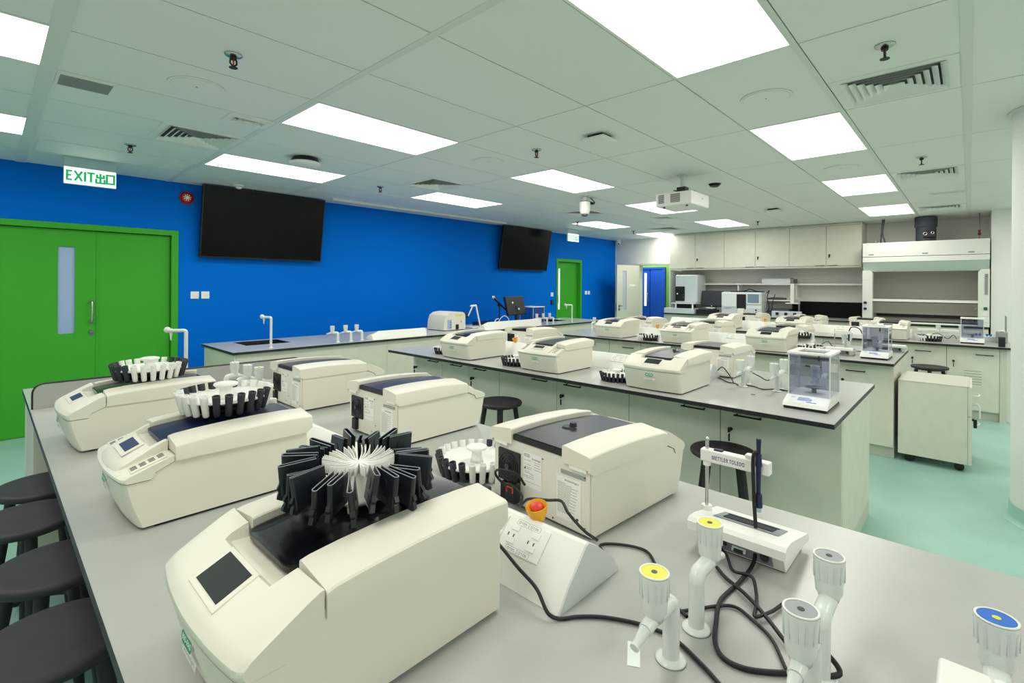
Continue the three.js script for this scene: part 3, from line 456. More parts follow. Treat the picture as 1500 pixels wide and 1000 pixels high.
const hoodP = [[.002, .1325], [-.003, .142], [-.002, .151], [.006, .159], [.016, .165], [.05, .183], [.085, .2005], [.105, .209], [.112, .2105], [.112, .168], [.066, .149], [.056, .1325]];
const hoodCut = hoodP.map(([s, y], i) => i === 6 ? [.076, .196] : i === 7 ? [.084, .1885] : i === 8 ? [.112, .1865] : [s, y]);
const VC = [-1, -.985, -.95, -.9, -.7, -.56, -.53, -.5, -.2, 0, .2, .5, .53, .56, .7, .9, .95, .985, 1];
CF.hoodA = loft(bulged(v => Math.abs(v) <= .53 ? hoodCut : hoodP, VC, .018, MW / 2), [0, 1], .6);
CF.hoodB = merge([loft(bulged(v => Math.abs(v) <= .83 ? hoodCut : hoodP, [-1, -.98, -.93, -.88, -.86, -.83, -.4, 0, .4, .83, .86, .88, .93, .98, 1], .012, .118, .004), [0, 1], .6), loft(bulged(hoodP.map(([s, y]) => [s, y > .135 ? .1325 + (y - .1325) * (s > .06 && y < .17 ? 1 : .64) : y]), VS, .018, MW / 2), [0, 1], .6)]);
CF.baseFoot = span(.07, ML - .02, 0, .008, -MW / 2 + .012, MW / 2 - .012);
function coverGeo(sg) { const zo = MW / 2 + .0035, zi = .099; const S = [.1155, .13, .15, .18, .22, .27, .32, .36, .4, .44, .48, .497];
  return loft(S.map((s, i) => { const h = hTop(s) - (i === 0 ? .002 : 0); return [[zi, .185], [zi, h + .007], [zi + .002, h + .0098], [zi + .006, h + .011], [zo - .0085, h + .0002], [zo - .0042, h - .0012], [zo - .0012, h - .0042], [zo, h - .0085], [zo, s > .48 ? .18 : .168], [zo - .007, s > .48 ? .18 : .168], [zo - .007, .185]].map(([z, y]) => [s, y, sg * z]); }), [2, 1], .45); }
CF.coverL = coverGeo(1); CF.coverR = coverGeo(-1);
CF.deck = loft([.112, .16, .18, .25, .35, .45, ML - .004].map(s => [[-.1, .176], [.1, .176], [.1, hTop(s) - (s < .17 ? .022 : .0145)], [-.1, hTop(s) - (s < .17 ? .022 : .0145)]].map(([z, y]) => [s, y, z])), [2, 1]);
CF.lid = loft([[.1005, .066], [.102, .077], [.1055, .0865], [.111, .092], [.119, .0955], [.138, .097], [.18, .097], [.28, .097], [.36, .097], [.44, .097], [ML + .002, .097]].map(([s, w]) => { const h = hTop(s) - .013; return [[s, h, -w], [s, h, w], [s, h + .007, w], [s, h + .009, w - .006], [s, h + .0095, 0], [s, h + .009, -w + .006], [s, h + .007, -w]]; }), [2, 1], .25);
CF.lidEdge = loft([[ML + .0025, 0], [ML + .006, 0]].map(([s]) => [[s, .198, -.097], [s, .198, .097], [s, .2135, .097], [s, .2135, -.097]]), [2, 1]);
CF.rear = rspan(ML - .004, ML + .002, .012, .196, -MW / 2 + .006, MW / 2 - .006, .002);
const onHood = (g, s, lift = 0) => g.rotateZ(.415).translate(s, .1685 + (s - .002) * .44 + lift, 0);
const onWing = (g, s, lift = 0) => g.rotateZ(.32).translate(s, .1325 + (.0325 + (s + .006 * frontW(s) - .016) * .52) * .64 + lift, 0);
CF.bezel = onHood(rbox(.074, .004, .122, .0018), .037, -.0016); CF.screen = onHood(box(.056, .001, .1), .037, .0009); CF.lcdBezel = onHood(rbox(.058, .004, .124, .0018), .042, -.0012); CF.lcd = onHood(box(.036, .001, .094), .043, .0013);
CF.seam = rod([-.0172, .131, 0], [-.0172, .131, 0.0001], .0001);
CF.badge = new THREE.PlaneGeometry(.056, .021).rotateY(-PI / 2).rotateZ(-.12).translate(-.0136, .107, 0); CF.model = new THREE.PlaneGeometry(.07, .012).rotateY(-PI / 2).rotateZ(-.13).translate(-.0102, .0815, 0);
CF.vent = box(.016, .0015, .005);
CF.fanFrame = (() => { const s = .047, g = [rbox(.008, 2 * s, 2 * s, .003)]; for (const r of [.012, .021, .03, .039]) g.push(new THREE.TorusGeometry(r, .0016, 6, 30).rotateY(PI / 2).translate(.005, 0, 0)); return merge(g); })();
CF.fanHub = cyl(.009, .009, .006, 20).rotateZ(-PI / 2);
CF.ratingPlate = new THREE.PlaneGeometry(.072, .098).rotateY(PI / 2); CF.instr = new THREE.PlaneGeometry(.085, .115).rotateY(PI / 2);
CF.inlet = rbox(.02, .05, .034, .006); CF.hinge = rbox(.012, .018, .06, .004); CF.hingePocket = box(.003, .02, .062);
function centrifuge(kind, pos, turn, label, group, o = {}) {
  const g = thing('centrifuge', label, 'centrifuge', pos, turn, group);
  part('lower_body', CF.body, M.cream, g); part('base_foot', CF.baseFoot, M.black, g);
  const hood = part('front_hood', kind === 'vent' ? CF.hoodB : CF.hoodA, M.cream, g);
  part('side_cover', CF.coverL, M.cream, g); part('side_cover', CF.coverR, M.cream, g); part('top_deck', CF.deck, M.cream, g);
  const lid = part('lid', CF.lid, o.lid || M.lidBlack, g);
  if (o.handle) part('lid_grip', merge([cyl(.022, .02, .005, 6, .33, hTop(.33) - .004, .02), cyl(.012, .01, .012, 12, .32, hTop(.33), .01)]), M.charcoal, lid);
  if (kind === 'touch') { part('screen_bezel', CF.bezel, M.cream, hood); part('touch_screen', CF.screen, M.screen, hood); } else { part('screen_bezel', CF.lcdBezel, M.cream, hood); part('display', CF.lcd, kind === 'vent' && !o.blue ? M.screen : M.lcd, hood); }
  if (kind === 'vent') for (const sg of [-1, 1]) { part('vent_panel', onWing(rbox(.084, .003, .056, .0014, 0, 0, sg * .153), .058, 0), M.cream, hood); for (let a = 0; a < 4; a++) for (let b = 0; b < 3; b++) part('vent_slot', onWing(box(.0145, .0016, .0042, 0, 0, sg * .153 + (b - 1) * .0105).translate((a - 1.5) * .021, 0, 0), .058, .0016), M.gapDark, hood); }  // slots are dark bars, the shade inside the holes given as colour
  part('badge', CF.badge, M.badge, g); part('model_name', CF.model, M.model, g);
  if (o.rear) { const R = ML + .0025; const plateP = part('rear_plate', CF.rear, M.creamBack, g);
    const f = part('fan_guard', CF.fanFrame, M.black, g, [R + .002, .115, .115]); part('fan_hub', CF.fanHub, M.charcoal, f, [.006, 0, 0]);
    part('rating_plate', CF.ratingPlate, M.ratingPlate, g, [R + .0002, .125, .02]); part('instruction_plate', CF.instr, M.instruction, g, [R + .0002, .087, -.115]);
    part('power_inlet', CF.inlet, M.black, g, [R + .006, .042, .125]); part('lid_edge', CF.lidEdge, M.black, lid);
    for (const sg of [-1, 1]) { part('hinge_barrel', CF.hinge, M.plasticWhite, plateP, [R + .002, .181, sg * .15]); }
    for (const [y, z] of [[.03, -.17], [.17, -.02], [.06, -.03], [.03, .0], [.02, -.06], [.16, -.17]]) part('screw', new THREE.CylinderGeometry(.0022, .0022, .002, 8).rotateZ(PI / 2), M.darkGrey, plateP, [R + .0008, y, z]);
    part('vent_strip', rbox(.001, .012, .085, .0004), M.tray, plateP, [R, .157, -.13]); }
  return g;
}
// front row: fronts face -x; back row: turned round
const frontRow = (x, zNear, kind, label, group, o) => centrifuge(kind, [x, BT, zNear - MW / 2], o?.yaw || 0, label, group, o);
const backRow = (xRear, zNear, kind, label, group, o = {}) => centrifuge(kind, [xRear + ML, BT, zNear - MW / 2], PI + (o.yaw || 0), label, group, { rear: true, ...o });
const G1 = 'centrifuges on the bench by the green double door', G2 = 'centrifuges on the second bench', G3 = 'centrifuges on the third bench', G4 = 'centrifuges on the bench facing the fume cupboard';
frontRow(.226, -.685, 'touch', 'cream centrifuge with tilted touchscreen carrying the black card rotor on its lid', G1);
frontRow(.243, -1.592, 'vent', 'cream centrifuge with blue display and side vent slots, white and black tube rotor on lid', G1, { blue: true, lid: M.lidNavy });
frontRow(.213, -2.485, 'lcd', 'cream centrifuge with narrow blue display, dark tube rotor on top, nearest the green double door', G1, { lid: M.lidBlack });
backRow(1.068, -.668, 'touch', 'cream centrifuge seen from behind, fan and plug showing, beside the pH meter', G1, { lid: M.lidGrey, handle: true, yaw: -.07 });
backRow(1.125, -1.667, 'vent', 'cream centrifuge seen from behind with navy lid, in the middle of its row', G1, { lid: M.lidNavy });
backRow(1.105, -2.49, 'lcd', 'cream centrifuge seen from behind, closest to the grey upstand screen', G1, { lid: M.lidNavy });
frontRow(2.822, -3.155, 'touch', 'cream touchscreen centrifuge on the second bench, nearest the demonstration bench', G2);
frontRow(2.84, -2.21, 'vent', 'cream centrifuge with vent slots either side of its screen on the second bench', G2, { lid: M.lidGrey });
frontRow(2.82, -1.262, 'touch', 'cream touchscreen centrifuge with green badge on the second bench, beside the gas taps', G2, { lid: M.lidGrey, handle: true });
backRow(3.665, -3.12, 'vent', 'cream centrifuge back behind the vent-slot centrifuge on the second bench', G2);
backRow(3.628, -1.225, 'touch', 'cream centrifuge back behind the gas taps on the second bench', G2, { lid: M.lidGrey });
frontRow(5.375, -3.17, 'touch', 'cream touchscreen centrifuge on the third bench, nearest the demonstration bench', G3);
frontRow(5.375, -2.27, 'vent', 'cream centrifuge with vent slots and green badge on the third bench', G3);
frontRow(5.375, -1.325, 'touch', 'cream touchscreen centrifuge on the third bench, behind the draught shield balance', G3, { lid: M.lidGrey });
backRow(6.125, -3.12, 'touch', 'cream centrifuge back on the third bench before the open doorway', G3);
backRow(6.125, -2.2, 'touch', 'cream centrifuge back in the middle of the third bench', G3);
backRow(6.125, -1.32, 'touch', 'cream centrifuge back on the third bench beside the stacked rotors', G3);
frontRow(7.78, -2.66, 'touch', 'cream touchscreen centrifuge in front of the white analyser with display', G4);
frontRow(7.78, -1.68, 'touch', 'cream touchscreen centrifuge in front of the black backsplash', G4);
frontRow(7.775, -.57, 'vent', 'cream centrifuge with side vents, in front of the fume cupboard', G4);
backRow(8.535, -2.45, 'touch', 'cream centrifuge back in front of the white analyser', G4);
backRow(8.535, -1.62, 'touch', 'cream centrifuge back in front of the black backsplash', G4);
backRow(8.535, -.9, 'touch', 'cream centrifuge back with black fan, in front of the fume cupboard post', G4);

// ------------------------------------------------------------------ rotors
const RT = {};
RT.disc = lathe([[0, .012], [.05, .012], [.06, .02], [.1, .034], [.118, .036], [.12, .04], [.118, .044], [.1, .042], [.055, .03], [.03, .03], [.0, .03]], 48);
RT.knob = lathe([[0, .028], [.022, .028], [.018, .045], [.016, .06], [.02, .068], [.03, .07], [.034, .0745], [.032, .079], [.02, .082], [.018, .08], [0, .08]], 36);
RT.cradle = lathe([[.06, 0], [.075, 0], [.085, .012], [.1, .014], [.1, .018], [.07, .018], [.06, .01]], 40);
RT.tube = lathe([[0, 0], [.0075, 0], [.0088, .003], [.0094, .02], [.0104, .058], [.0108, .063], [.0078, .063], [.007, .05], [0, .048]], 14);
const rimSet = (n, f) => Array.from({ length: n }, (_, k) => f(k));
function tubeRotor(pos, turn, label, pattern, scale = 1, group) {
  const g = thing('tube_rotor', label, 'rotor', pos, turn, group); g.scale.setScalar(scale);
  part('rotor_disc', RT.disc, M.plasticWhite, g); part('knob', RT.knob, M.plasticWhite, g); part('cradle', RT.cradle, M.charcoal, g);
  for (let k = 0; k < 24; k++) { const a = k / 24 * 2 * PI; const m = part('tube_holder', RT.tube, pattern(k) ? M.charcoal : M.plasticWhite, g, [Math.cos(a) * .108, .002, Math.sin(a) * .108]); m.rotation.set(0, -a, 0); m.rotateZ(-.24); }
  return g;
}
const alt = off => k => Math.floor((k + off) / 6) % 2 === 0;
tubeRotor([.555, BT + .234, -1.835], -.75, 'white tube rotor with black tube groups on the navy lid centrifuge', alt(0), 1.1, 'tube rotors on centrifuge lids');
tubeRotor([.505, BT + .234, -2.69], .7, 'tube rotor with black tubes in front, on the centrifuge nearest the green double door', alt(0), 1.1, 'tube rotors on centrifuge lids');
tubeRotor([1.185, BT + .001, -1.27], .45, 'tube rotor standing on the worktop beside the centrifuge with fan and plug', alt(0), 1.1);
tubeRotor([2.99, BT + .001, -2.73], 0, 'dark tube rotor beside the vent-slot centrifuge on the second bench', () => true, 1.0);
tubeRotor([3.0, BT + .001, -1.79], .3, 'dark tube rotor beside the badge touchscreen centrifuge on the second bench', k => k < 18, .95);
tubeRotor([3.02, BT + .001, -3.68], .3, 'dark tube rotor beside the far centrifuge of the second bench', alt(3), .95);
tubeRotor([5.5, BT + .001, -2.86], .9, 'tube rotor with black tubes on the third bench by the emergency button', alt(2), 1.05);
tubeRotor([5.72, BT + .001, -1.18], .2, 'tube rotor on the third bench behind the draught shield balance', alt(1), 1);
tubeRotor([7.98, BT + .001, -.37], .2, 'white and black tube rotor before the fume cupboard', alt(4), 1.05);

// card rotor: white ribbed hub, black folded card holders
{ const g = thing('card_rotor', 'rotor of black folded card holders around a white ribbed hub', 'rotor', [.515, BT + .228, -.9]);
  part('hub', lathe([[0, 0], [.05, 0], [.055, .01], [.026, .02], [.012, .04], [.009, .064], [.009, .07], [0, .07]], 32), M.plasticWhite, g);
  const fin = loft([[.008, .05, .07, 0], [.026, .054, .069, .0015], [.044, .058, .073, .004], [.058, .061, .078, .0035], [.07, .064, .082, .001]].map(([r, a, b, z]) => [[r, a, z - .0008], [r, a, z + .0008], [r, b, z + .0008], [r, b, z - .0008]]), [2, 1]);
  const s = new THREE.Shape(); s.moveTo(.0, -.0055); s.lineTo(.062, -.0055); s.absarc(.062, 0, .0055, -PI / 2, PI / 2); s.lineTo(0, .0055); s.lineTo(0, .0038); s.lineTo(.062, .0038); s.absarc(.062, 0, .0038, PI / 2, -PI / 2, true); s.lineTo(0, -.0038);
  const holder = new THREE.ExtrudeGeometry(s, { depth: .056, bevelEnabled: false, curveSegments: 6 }).rotateX(-PI / 2);
  const latch = merge([prismZ([[.052, -.004], [.066, -.009], [.074, -.004], [.0715, .004], [.069, .008], [.0725, .014], [.068, .022], [.052, .02]], -.0042, .0042), cyl(.0105, .0105, .0134, 20).rotateX(PI / 2).translate(.032, .034, -.0067), box(.03, .004, .0124, .03, .012, 0)]);
  const rimG = new THREE.ExtrudeGeometry(s, { depth: .0012, bevelEnabled: false, curveSegments: 6 }).rotateX(-PI / 2);
  const edgeM = std(0x7d858b, .4), cardM = std(0x1c2228, .32);
  for (let k = 0; k < 24; k++) { const a = k / 24 * 2 * PI + .06, lean = -.14 + .26 * ((k * 7) % 5) / 5;
    const h = part('card_holder', holder, cardM, g, [Math.cos(a) * .076, .014 + (k * 5 % 4) * .0035 + (Math.sin(a) < -.2 ? .018 : .004), Math.sin(a) * .076]); h.rotation.set(0, -a + ((k * 11) % 7 - 3) * .025, 0); h.rotateZ(lean); h.rotateX(((k * 5) % 7 - 3) * .06);
    part('latch', latch, cardM, h); part('top_edge', rimG, edgeM, h, [0, .056, 0]);
    for (const q of k % 2 ? [0] : [0, .5]) { const b = a + (q ? .5 : 0) * PI / 12; const f = part('hub_rib', fin, M.plasticWhite, g); f.rotation.y = -b; } 
    if (k % 2 === 0) { const c = part('white_clip', prismZ([[.05, .005], [.078, 0], [.084, .012], [.07, .03], [.055, .034]], -.004, .004), M.plasticWhite, g); c.rotation.y = -(a + PI / 24); } }
}

// ------------------------------------------------------------------ bench trunking with sockets, emergency buttons
const RP = [[0, 0], [.034, .045], [.096, .106], [.104, .108], [.141, .087], [.206, .035], [.226, 0]];
const tagTex = canvasTex(256, 64, (c, w, h) => { c.fillStyle = '#f4f4f0'; c.fillRect(0, 0, w, h); c.strokeStyle = '#888'; c.lineWidth = 3; c.strokeRect(4, 6, 118, 52); c.strokeRect(132, 6, 118, 52); c.fillStyle = '#444'; c.font = '38px sans-serif'; c.textBaseline = 'middle'; c.fillText('D105', 16, 34, 96); c.fillText('D106', 144, 34, 96); });
M.tag = std(0xffffff, .5, { map: tagTex });
const slope = (g, t, z) => g.rotateZ(-PI / 4 + .005).translate(.034 + t * .044 - .0 + (t * .018), 0, 0);
function trunking(x, z0, z1, label, sockets) {
  const g = thing('socket_trunking', label, 'trunking', [x, BT + .0005, 0]);
  part('housing', prismZ(RP, z0, z1, .35), M.plasticWhite, g); part('end_cap', prismZ(RP.map(([a, b]) => [a * .99 + .001, b * .99]), z1, z1 + .004), M.greyPlastic, g);
  // sloped face: mid point (.065,.0755), normal (-.707,.707)
  const face = (geo, u, z, lift) => geo.rotateZ(.777).translate(.065 + u * .713 - lift * .701, .0755 + u * .701 + lift * .713, z);   // geo lies flat: x up the slope
  for (const z of sockets) { const p = part('socket_plate', face(rbox(.072, .005, .12, .002), .0, z, .002), M.plasticWhite, g);
    for (const dz of [-.03, .03]) for (const du of [-.013, .016]) part('switch_rocker', face(rbox(.014, .004, .022, .001), du, z + dz, .0055), M.plasticWhite, p);
    for (const dz of [-.036, .024]) for (const q of [-.005, .005]) part('pin_hole', face(box(.007, .001, .003), -.002, z + dz + q * 1.6, .0046), M.darkGrey, p);
    part('circuit_tag', face(new THREE.PlaneGeometry(.07, .014).rotateX(-PI / 2).rotateY(-PI / 2), .03, z, .0048), M.tag, p); part('circuit_tag', face(new THREE.PlaneGeometry(.07, .014).rotateX(-PI / 2).rotateY(-PI / 2), -.03, z, .0048), M.tag, p);
    part('blank_plate', face(rbox(.07, .003, .1, .0015), 0, z + .115 < z1 - .06 ? z + .115 : z - .115, .001), M.plasticWhite, g); }
  return g;
}
trunking(.774, -2.8, -.594, 'white socket trunking along the bench by the green double door', [-.74, -1.35, -2.2]); trunking(3.385, -3.5, -1.32, 'white socket trunking along the second bench', [-1.5, -2.05, -2.9]); trunking(5.885, -3.5, -1.2, 'white socket trunking along the third bench', [-1.5, -2.05, -2.9]); trunking(8.29, -3.9, -.56, 'white socket trunking along the bench facing the fume cupboard', [-1.35, -2.3]);
{ const g = thing('service_rail', 'slim white service rail behind the tube rotor before the fume cupboard', 'rail', [8.72, BT, -.22]); part('bar', rbox(.06, .035, .62, .008, 0, .085, 0), M.plasticWhite, g); for (const z of [-.27, 0, .27]) part('leg', box(.03, .068, .03, 0, .034, z), M.greyPlastic, g); }
for (const [a, b, l, h] of [[3.12, 3.9, 'short white trunking box on the demonstration bench beside three gas taps', 1], [4.95, 6.22, 'long white trunking box on the demonstration bench before the monitor', 1.15]]) { const g = thing('bench_trunking', l, 'trunking', [0, BT + .0005, -5.14]);
  const st = [[a, .15], [a + .06, .085], [a + .08, .09]].map(q => q); part('housing', loft([a, a + .1, b].map((x, i) => { const y = (i === 0 ? .055 : .092) * h, d = .17; return [[x, 0, 0], [x, y, -.035], [x, y + (i ? .004 : 0), -.05], [x, y * .8, -.12], [x, 0, -d]]; }), [2, 1], .35), M.plasticWhite, g); part('end_cap', box(.006, .09, .12, b + .003, .046, -.07), M.plasticWhite, g); }
function estop(x, z, label, y = .953) { const g = thing('emergency_button', label, 'emergency button', [x, y, z]); g.scale.setScalar(.78); g.rotation.z = .25;
  part('yellow_shroud', lathe([[.0, -.02], [.018, -.02], [.022, -.012], [.03, .006], [.034, .026], [.031, .03], [.027, .014], [.012, .004], [0, .004]], 28), M.orange, g); part('red_mushroom', lathe([[0, .004], [.009, .004], [.009, .016], [.02, .018], [.021, .026], [.015, .031], [0, .032]], 24), M.redRed, g); }
estop(.893, -.745, 'yellow shrouded red emergency button behind the centrifuge with fan and plug', .966); estop(3.48, -3.2, 'yellow and red emergency button on the second bench trunking', .975); estop(5.985, -2.98, 'yellow and red emergency button on the third bench trunking', .975); estop(8.39, -2.36, 'yellow and red emergency button on the fume cupboard bench trunking', .975);

// ------------------------------------------------------------------ gas taps and swan-neck taps
const KN = {}; KN.body = lathe([[0, .104], [.015, .104], [.017, .112], [.0205, .118], [.022, .135], [.0235, .155], [.0248, .178], [.0245, .1805], [0, .1805]], 36); KN.cap = cyl(.0215, .0215, .0012, 32, 0, .1803, 0); KN.rim = lathe([[.0215, .1805], [.0248, .1795], [.0246, .182], [.0232, .183], [.0215, .1818]], 36);
KN.rib = merge(Array.from({ length: 12 }, (_, k) => box(.0015, .03, .004).translate(.0238, .158, 0).rotateY(k / 12 * 2 * PI))); KN.dot = cyl(.005, .005, .0006, 16, 0, .1815, 0); KN.ring = lathe([[.0, .0], [.026, 0], [.026, .004], [.02, .007], [.0145, .008]], 32);
function gasTap(x, z, turn, cap, label, dot = M.darkGrey, group = 'bench gas taps') {                  // arm along local +x
  const g = thing('gas_tap', label, 'gas tap', [x, BT, z], turn, group);
  part('base_flange', KN.ring, M.tapPaint, g); part('post', merge([cyl(.0145, .0145, .085, 24, 0, .004, 0), tube([[0, .084, 0], [0, .094, .0], [.008, .104, 0], [.03, .106, 0], [.062, .107, 0]], .0145, 24, false, 16), new THREE.SphereGeometry(.0145, 16, 12).translate(.062, .107, 0)]), M.tapPaint, g);
  const k = part('knob', KN.body, M.tapPaint, g, [.064, 0, 0]); part('knob_rib', KN.rib, M.greyPlastic, k); part('colour_cap', KN.cap, cap, k); part('knob_rim', KN.rim, M.plasticWhite, k); part('cap_symbol', KN.dot, dot, k);
  part('hose_nozzle', merge([rod([.064, .107, 0], [.095, .1, 0], .0125, 18, .011), rod([.095, .1, 0], [.128, .09, 0], .0095, 18, .006), rod([.126, .0906, 0], [.1295, .0895, 0], .0075, 16, .0075)]), M.tapPaint, g);
  return g;
}
gasTap(.823, -.381, PI, M.yellow, 'white gas tap with yellow cap, nozzle over the small tag'); gasTap(.93, -.38, 0, M.yellow, 'white gas tap with yellow cap next to the pH meter');
gasTap(.885, -.18, PI, M.capGrey, 'white tap with grey cap, its nozzle pointing away from the pH meter', M.black); gasTap(.955, -.18, 0, M.capGrey, 'white tap with grey cap and a cable looped round its post', M.black); gasTap(.93, .03, 0, M.capBlue, 'white water tap with blue and yellow cap beside the balance', M.yellow);
gasTap(.97, -3.2, .55, M.capWhite, 'white capped gas tap nearest the grey upstand screen', M.capGrey); gasTap(.985, -3.05, .4, M.capWhite, 'white capped gas tap between two others near the grey upstand screen', M.capGrey); gasTap(1.0, -2.93, .3, M.yellow, 'yellow capped gas tap among three near the grey upstand screen');
gasTap(3.397, -1.085, PI, M.yellow, 'yellow capped gas tap on the second bench beside a centrifuge'); gasTap(3.5, -1.09, 0, M.capWhite, 'white capped gas tap back to back with the yellow one on the second bench'); gasTap(3.391, -.884, PI, M.capWhite, 'white capped gas tap on the second bench beside the balance'); gasTap(3.5, -.89, 0, M.capWhite, 'white capped gas tap facing away beside the second bench balance');
gasTap(3.47, -.68, PI, M.capGrey, 'grey capped tap seen through the second bench balance shield'); gasTap(3.55, -.66, 0, M.capGrey, 'grey capped tap facing away behind the second bench balance shield');
gasTap(6.0, -.93, PI, M.capWhite, 'white capped gas tap on the third bench by the cables'); gasTap(6.12, -.92, 0, M.capWhite, 'white capped gas tap facing away on the third bench'); gasTap(6.0, -.68, PI, M.capGrey, 'grey capped tap behind the third bench balance'); gasTap(6.12, -.66, 0, M.capGrey, 'grey capped tap facing away behind the third bench balance'); gasTap(6.14, -4.1, 0, M.capWhite, 'white capped gas tap at the far end of the third bench');
gasTap(8.5, -.3, PI, M.yellow, 'yellow capped gas tap behind the white and black tube rotor'); gasTap(8.5, -.08, PI, M.capWhite, 'white capped gas tap beside the last balance');
for (const [x, l] of [[2.72, 'first of three white gas taps on the demonstration bench by the near sink'], [2.88, 'middle of three white gas taps on the demonstration bench by the near sink'], [3.02, 'third of three white gas taps by the near sink, beside the short trunking'], [6.3, 'white gas tap on the demonstration bench beside the long trunking'], [6.47, 'middle of three white gas taps by the far sink'], [6.64, 'white gas tap on the demonstration bench nearest the far sink']]) gasTap(x, -5.22, 2.3, M.capWhite, l, M.capGrey, 'demonstration bench gas taps');
function swanTap(x, z, turn, label) { const g = thing('swan_neck_tap', label, 'tap', [x, BT, z], turn);
  part('base_flange', KN.ring, M.tapPaint, g); part('upright_pipe', merge([cyl(.0125, .0125, .29, 20, 0, .005, 0), tube([[0, .29, 0], [0, .302, 0], [.012, .31, 0], [.05, .31, 0], [.11, .31, 0]], .0125, 24, false, 14)]), M.tapPaint, g);
  part('head_knob', merge([new THREE.SphereGeometry(.022, 20, 14).translate(.13, .315, 0), cyl(.016, .016, .03, 16).rotateZ(-PI / 2).translate(.1, .31, 0)]), M.tapPaint, g); part('spout', merge([cyl(.006, .011, .03, 14, .105, .265, 0), cyl(.004, .006, .03, 14, .105, .24, 0)]), M.tapPaint, g); }
swanTap(1.0, -4.18, 2.4, 'white swan-neck tap over the sink behind the grey upstand screen'); swanTap(2.0, -5.24, 1.9, 'white swan-neck tap over the near sink of the demonstration bench'); swanTap(7.15, -5.2, 2.6, 'white swan-neck tap over the far sink of the demonstration bench');

// ------------------------------------------------------------------ pH meter with electrode arm
const brandTex = canvasTex(512, 80, (c, w, h) => { c.fillStyle = '#f0f0ea'; c.fillRect(0, 0, w, h); c.fillStyle = '#16307e'; c.font = 'bold 78px sans-serif'; c.textAlign = 'center'; c.textBaseline = 'middle'; c.fillText('METTLER TOLEDO', w / 2, h / 2 + 2, w - 20); });
M.brand = std(0xffffff, .45, { map: brandTex });
function phMeter(ox, oz, label, small) { const g = thing('ph_meter', label, 'meter', [ox, BT, oz]); g.scale.y = 1.22;
  part('upper_housing', prismZ([[-.015, .042], [-.015, .058], [-.005, .064], [.03, .063], [.185, .034], [.196, .026], [.196, .016], [.02, .036]], -.11, .112, .35), M.plasticWhite, g);
  part('lower_housing', prismZ([[.035, .002], [.18, .002], [.192, .018], [.02, .04], [.012, .038]], -.1, .1, .35), M.plasticWhite, g); part('base_foot', box(.14, .002, .19, .107, .001, 0), M.black, g);
  const pn = part('port_panel', loft([[-.085], [.075]].map(([z]) => [[.0325, .006, z], [.031, .006, z], [.0125, .036, z], [.0145, .036, z]]), [0, 1]), M.capGrey, g);
  for (const [z, r] of [[-.075, .006], [-.055, .008], [-.03, .004], [.06, .009]]) part('socket', cyl(r, r, .012, 16).rotateZ(PI / 2 - .5).translate(.022, .022, z), M.black, pn);
  part('serial_port', merge([rbox(.006, .012, .034, .002).rotateZ(-.55).translate(.02, .02, .002)]), M.chrome, pn); part('serial_insert', rbox(.004, .007, .022, .002).rotateZ(-.55).translate(.0165, .0185, .002), M.black, pn);
  const dp = part('display_frame', box(.085, .0012, .15).rotateZ(-.185).translate(.092, .0525, .005), M.capGrey, g); part('display_glass', box(.04, .0012, .115).rotateZ(-.185).translate(.088, .0546, .005), M.screen, dp); part('blue_band', box(.008, .0012, .12).rotateZ(-.185).translate(.118, .0492, .005), M.navy, dp);
  return g; }
phMeter(1.215, -.405, 'white pH meter with rear ports and grey display beside the electrode arm');
{ const g = thing('electrode_stand', 'white electrode arm on a steel rod holding a dark blue electrode', 'electrode arm', [1.315, BT, -.511]);
  part('steel_rod', cyl(.0045, .0045, .183, 16, 0, .062, 0), M.chrome, g); part('rod_foot', cyl(.013, .013, .012, 20, 0, .062, 0), M.plasticWhite, g); part('rod_tip', new THREE.SphereGeometry(.0055, 14, 10).translate(0, .249, 0), M.chrome, g);
  const a = part('arm', rspan(-.013, .013, .192, .224, -.014, .156, .004), M.plasticWhite, g); part('lettering', new THREE.PlaneGeometry(.086, .0145).rotateY(-PI / 2).translate(-.0134, .207, .058), M.brand, a); part('blue_grip', rbox(.014, .006, .022, .002, 0, .225, .03), M.navy, a); part('clip_block', merge([rbox(.02, .012, .014, .003, 0, .228, .105), rbox(.02, .01, .01, .003, 0, .226, .122)]), M.plasticWhite, a); part('rod_collar', cyl(.01, .01, .012, 18, 0, .18, 0), M.plasticWhite, a);
  const e = part('electrode', merge([cyl(.008, .0065, .03, 18, -.018, .215, .133), cyl(.0045, .006, .04, 18, -.018, .242, .133), cyl(.005, .006, .07, 16, -.018, .145, .133)]), M.navy, g); part('electrode_tip', merge([cyl(.009, .0085, .022, 18, -.018, .125, .133), cyl(.0095, .0095, .01, 18, -.018, .115, .133)]), M.navy, e); part('clear_cap', cyl(.007, .0085, .012, 18, -.018, .104, .133), M.acryl, e); }
phMeter(6.3, -.58, 'white pH meter beside the third bench balance at the bench end');
phMeter(5.62, -.92, 'white pH meter behind the second bench balance shield on the third bench');
{ const g = thing('electrode_stand', 'dark electrode arm with curved black lead on the third bench', 'electrode arm', [5.86, BT, -1.0]); part('steel_rod', cyl(.0045, .0045, .19, 12, 0, .04, 0), M.chrome, g); part('arm', rspan(-.012, .012, .19, .22, -.01, .14, .004), M.plasticWhite, g); part('electrode', cyl(.008, .008, .1, 14, 0, .12, .12), M.navy, g); part('lead', tube([[0, .22, .12], [.01, .26, .14], [.02, .25, .2], [.02, .14, .24], [.0, .02, .24]], .005, 32), M.cable, g); }

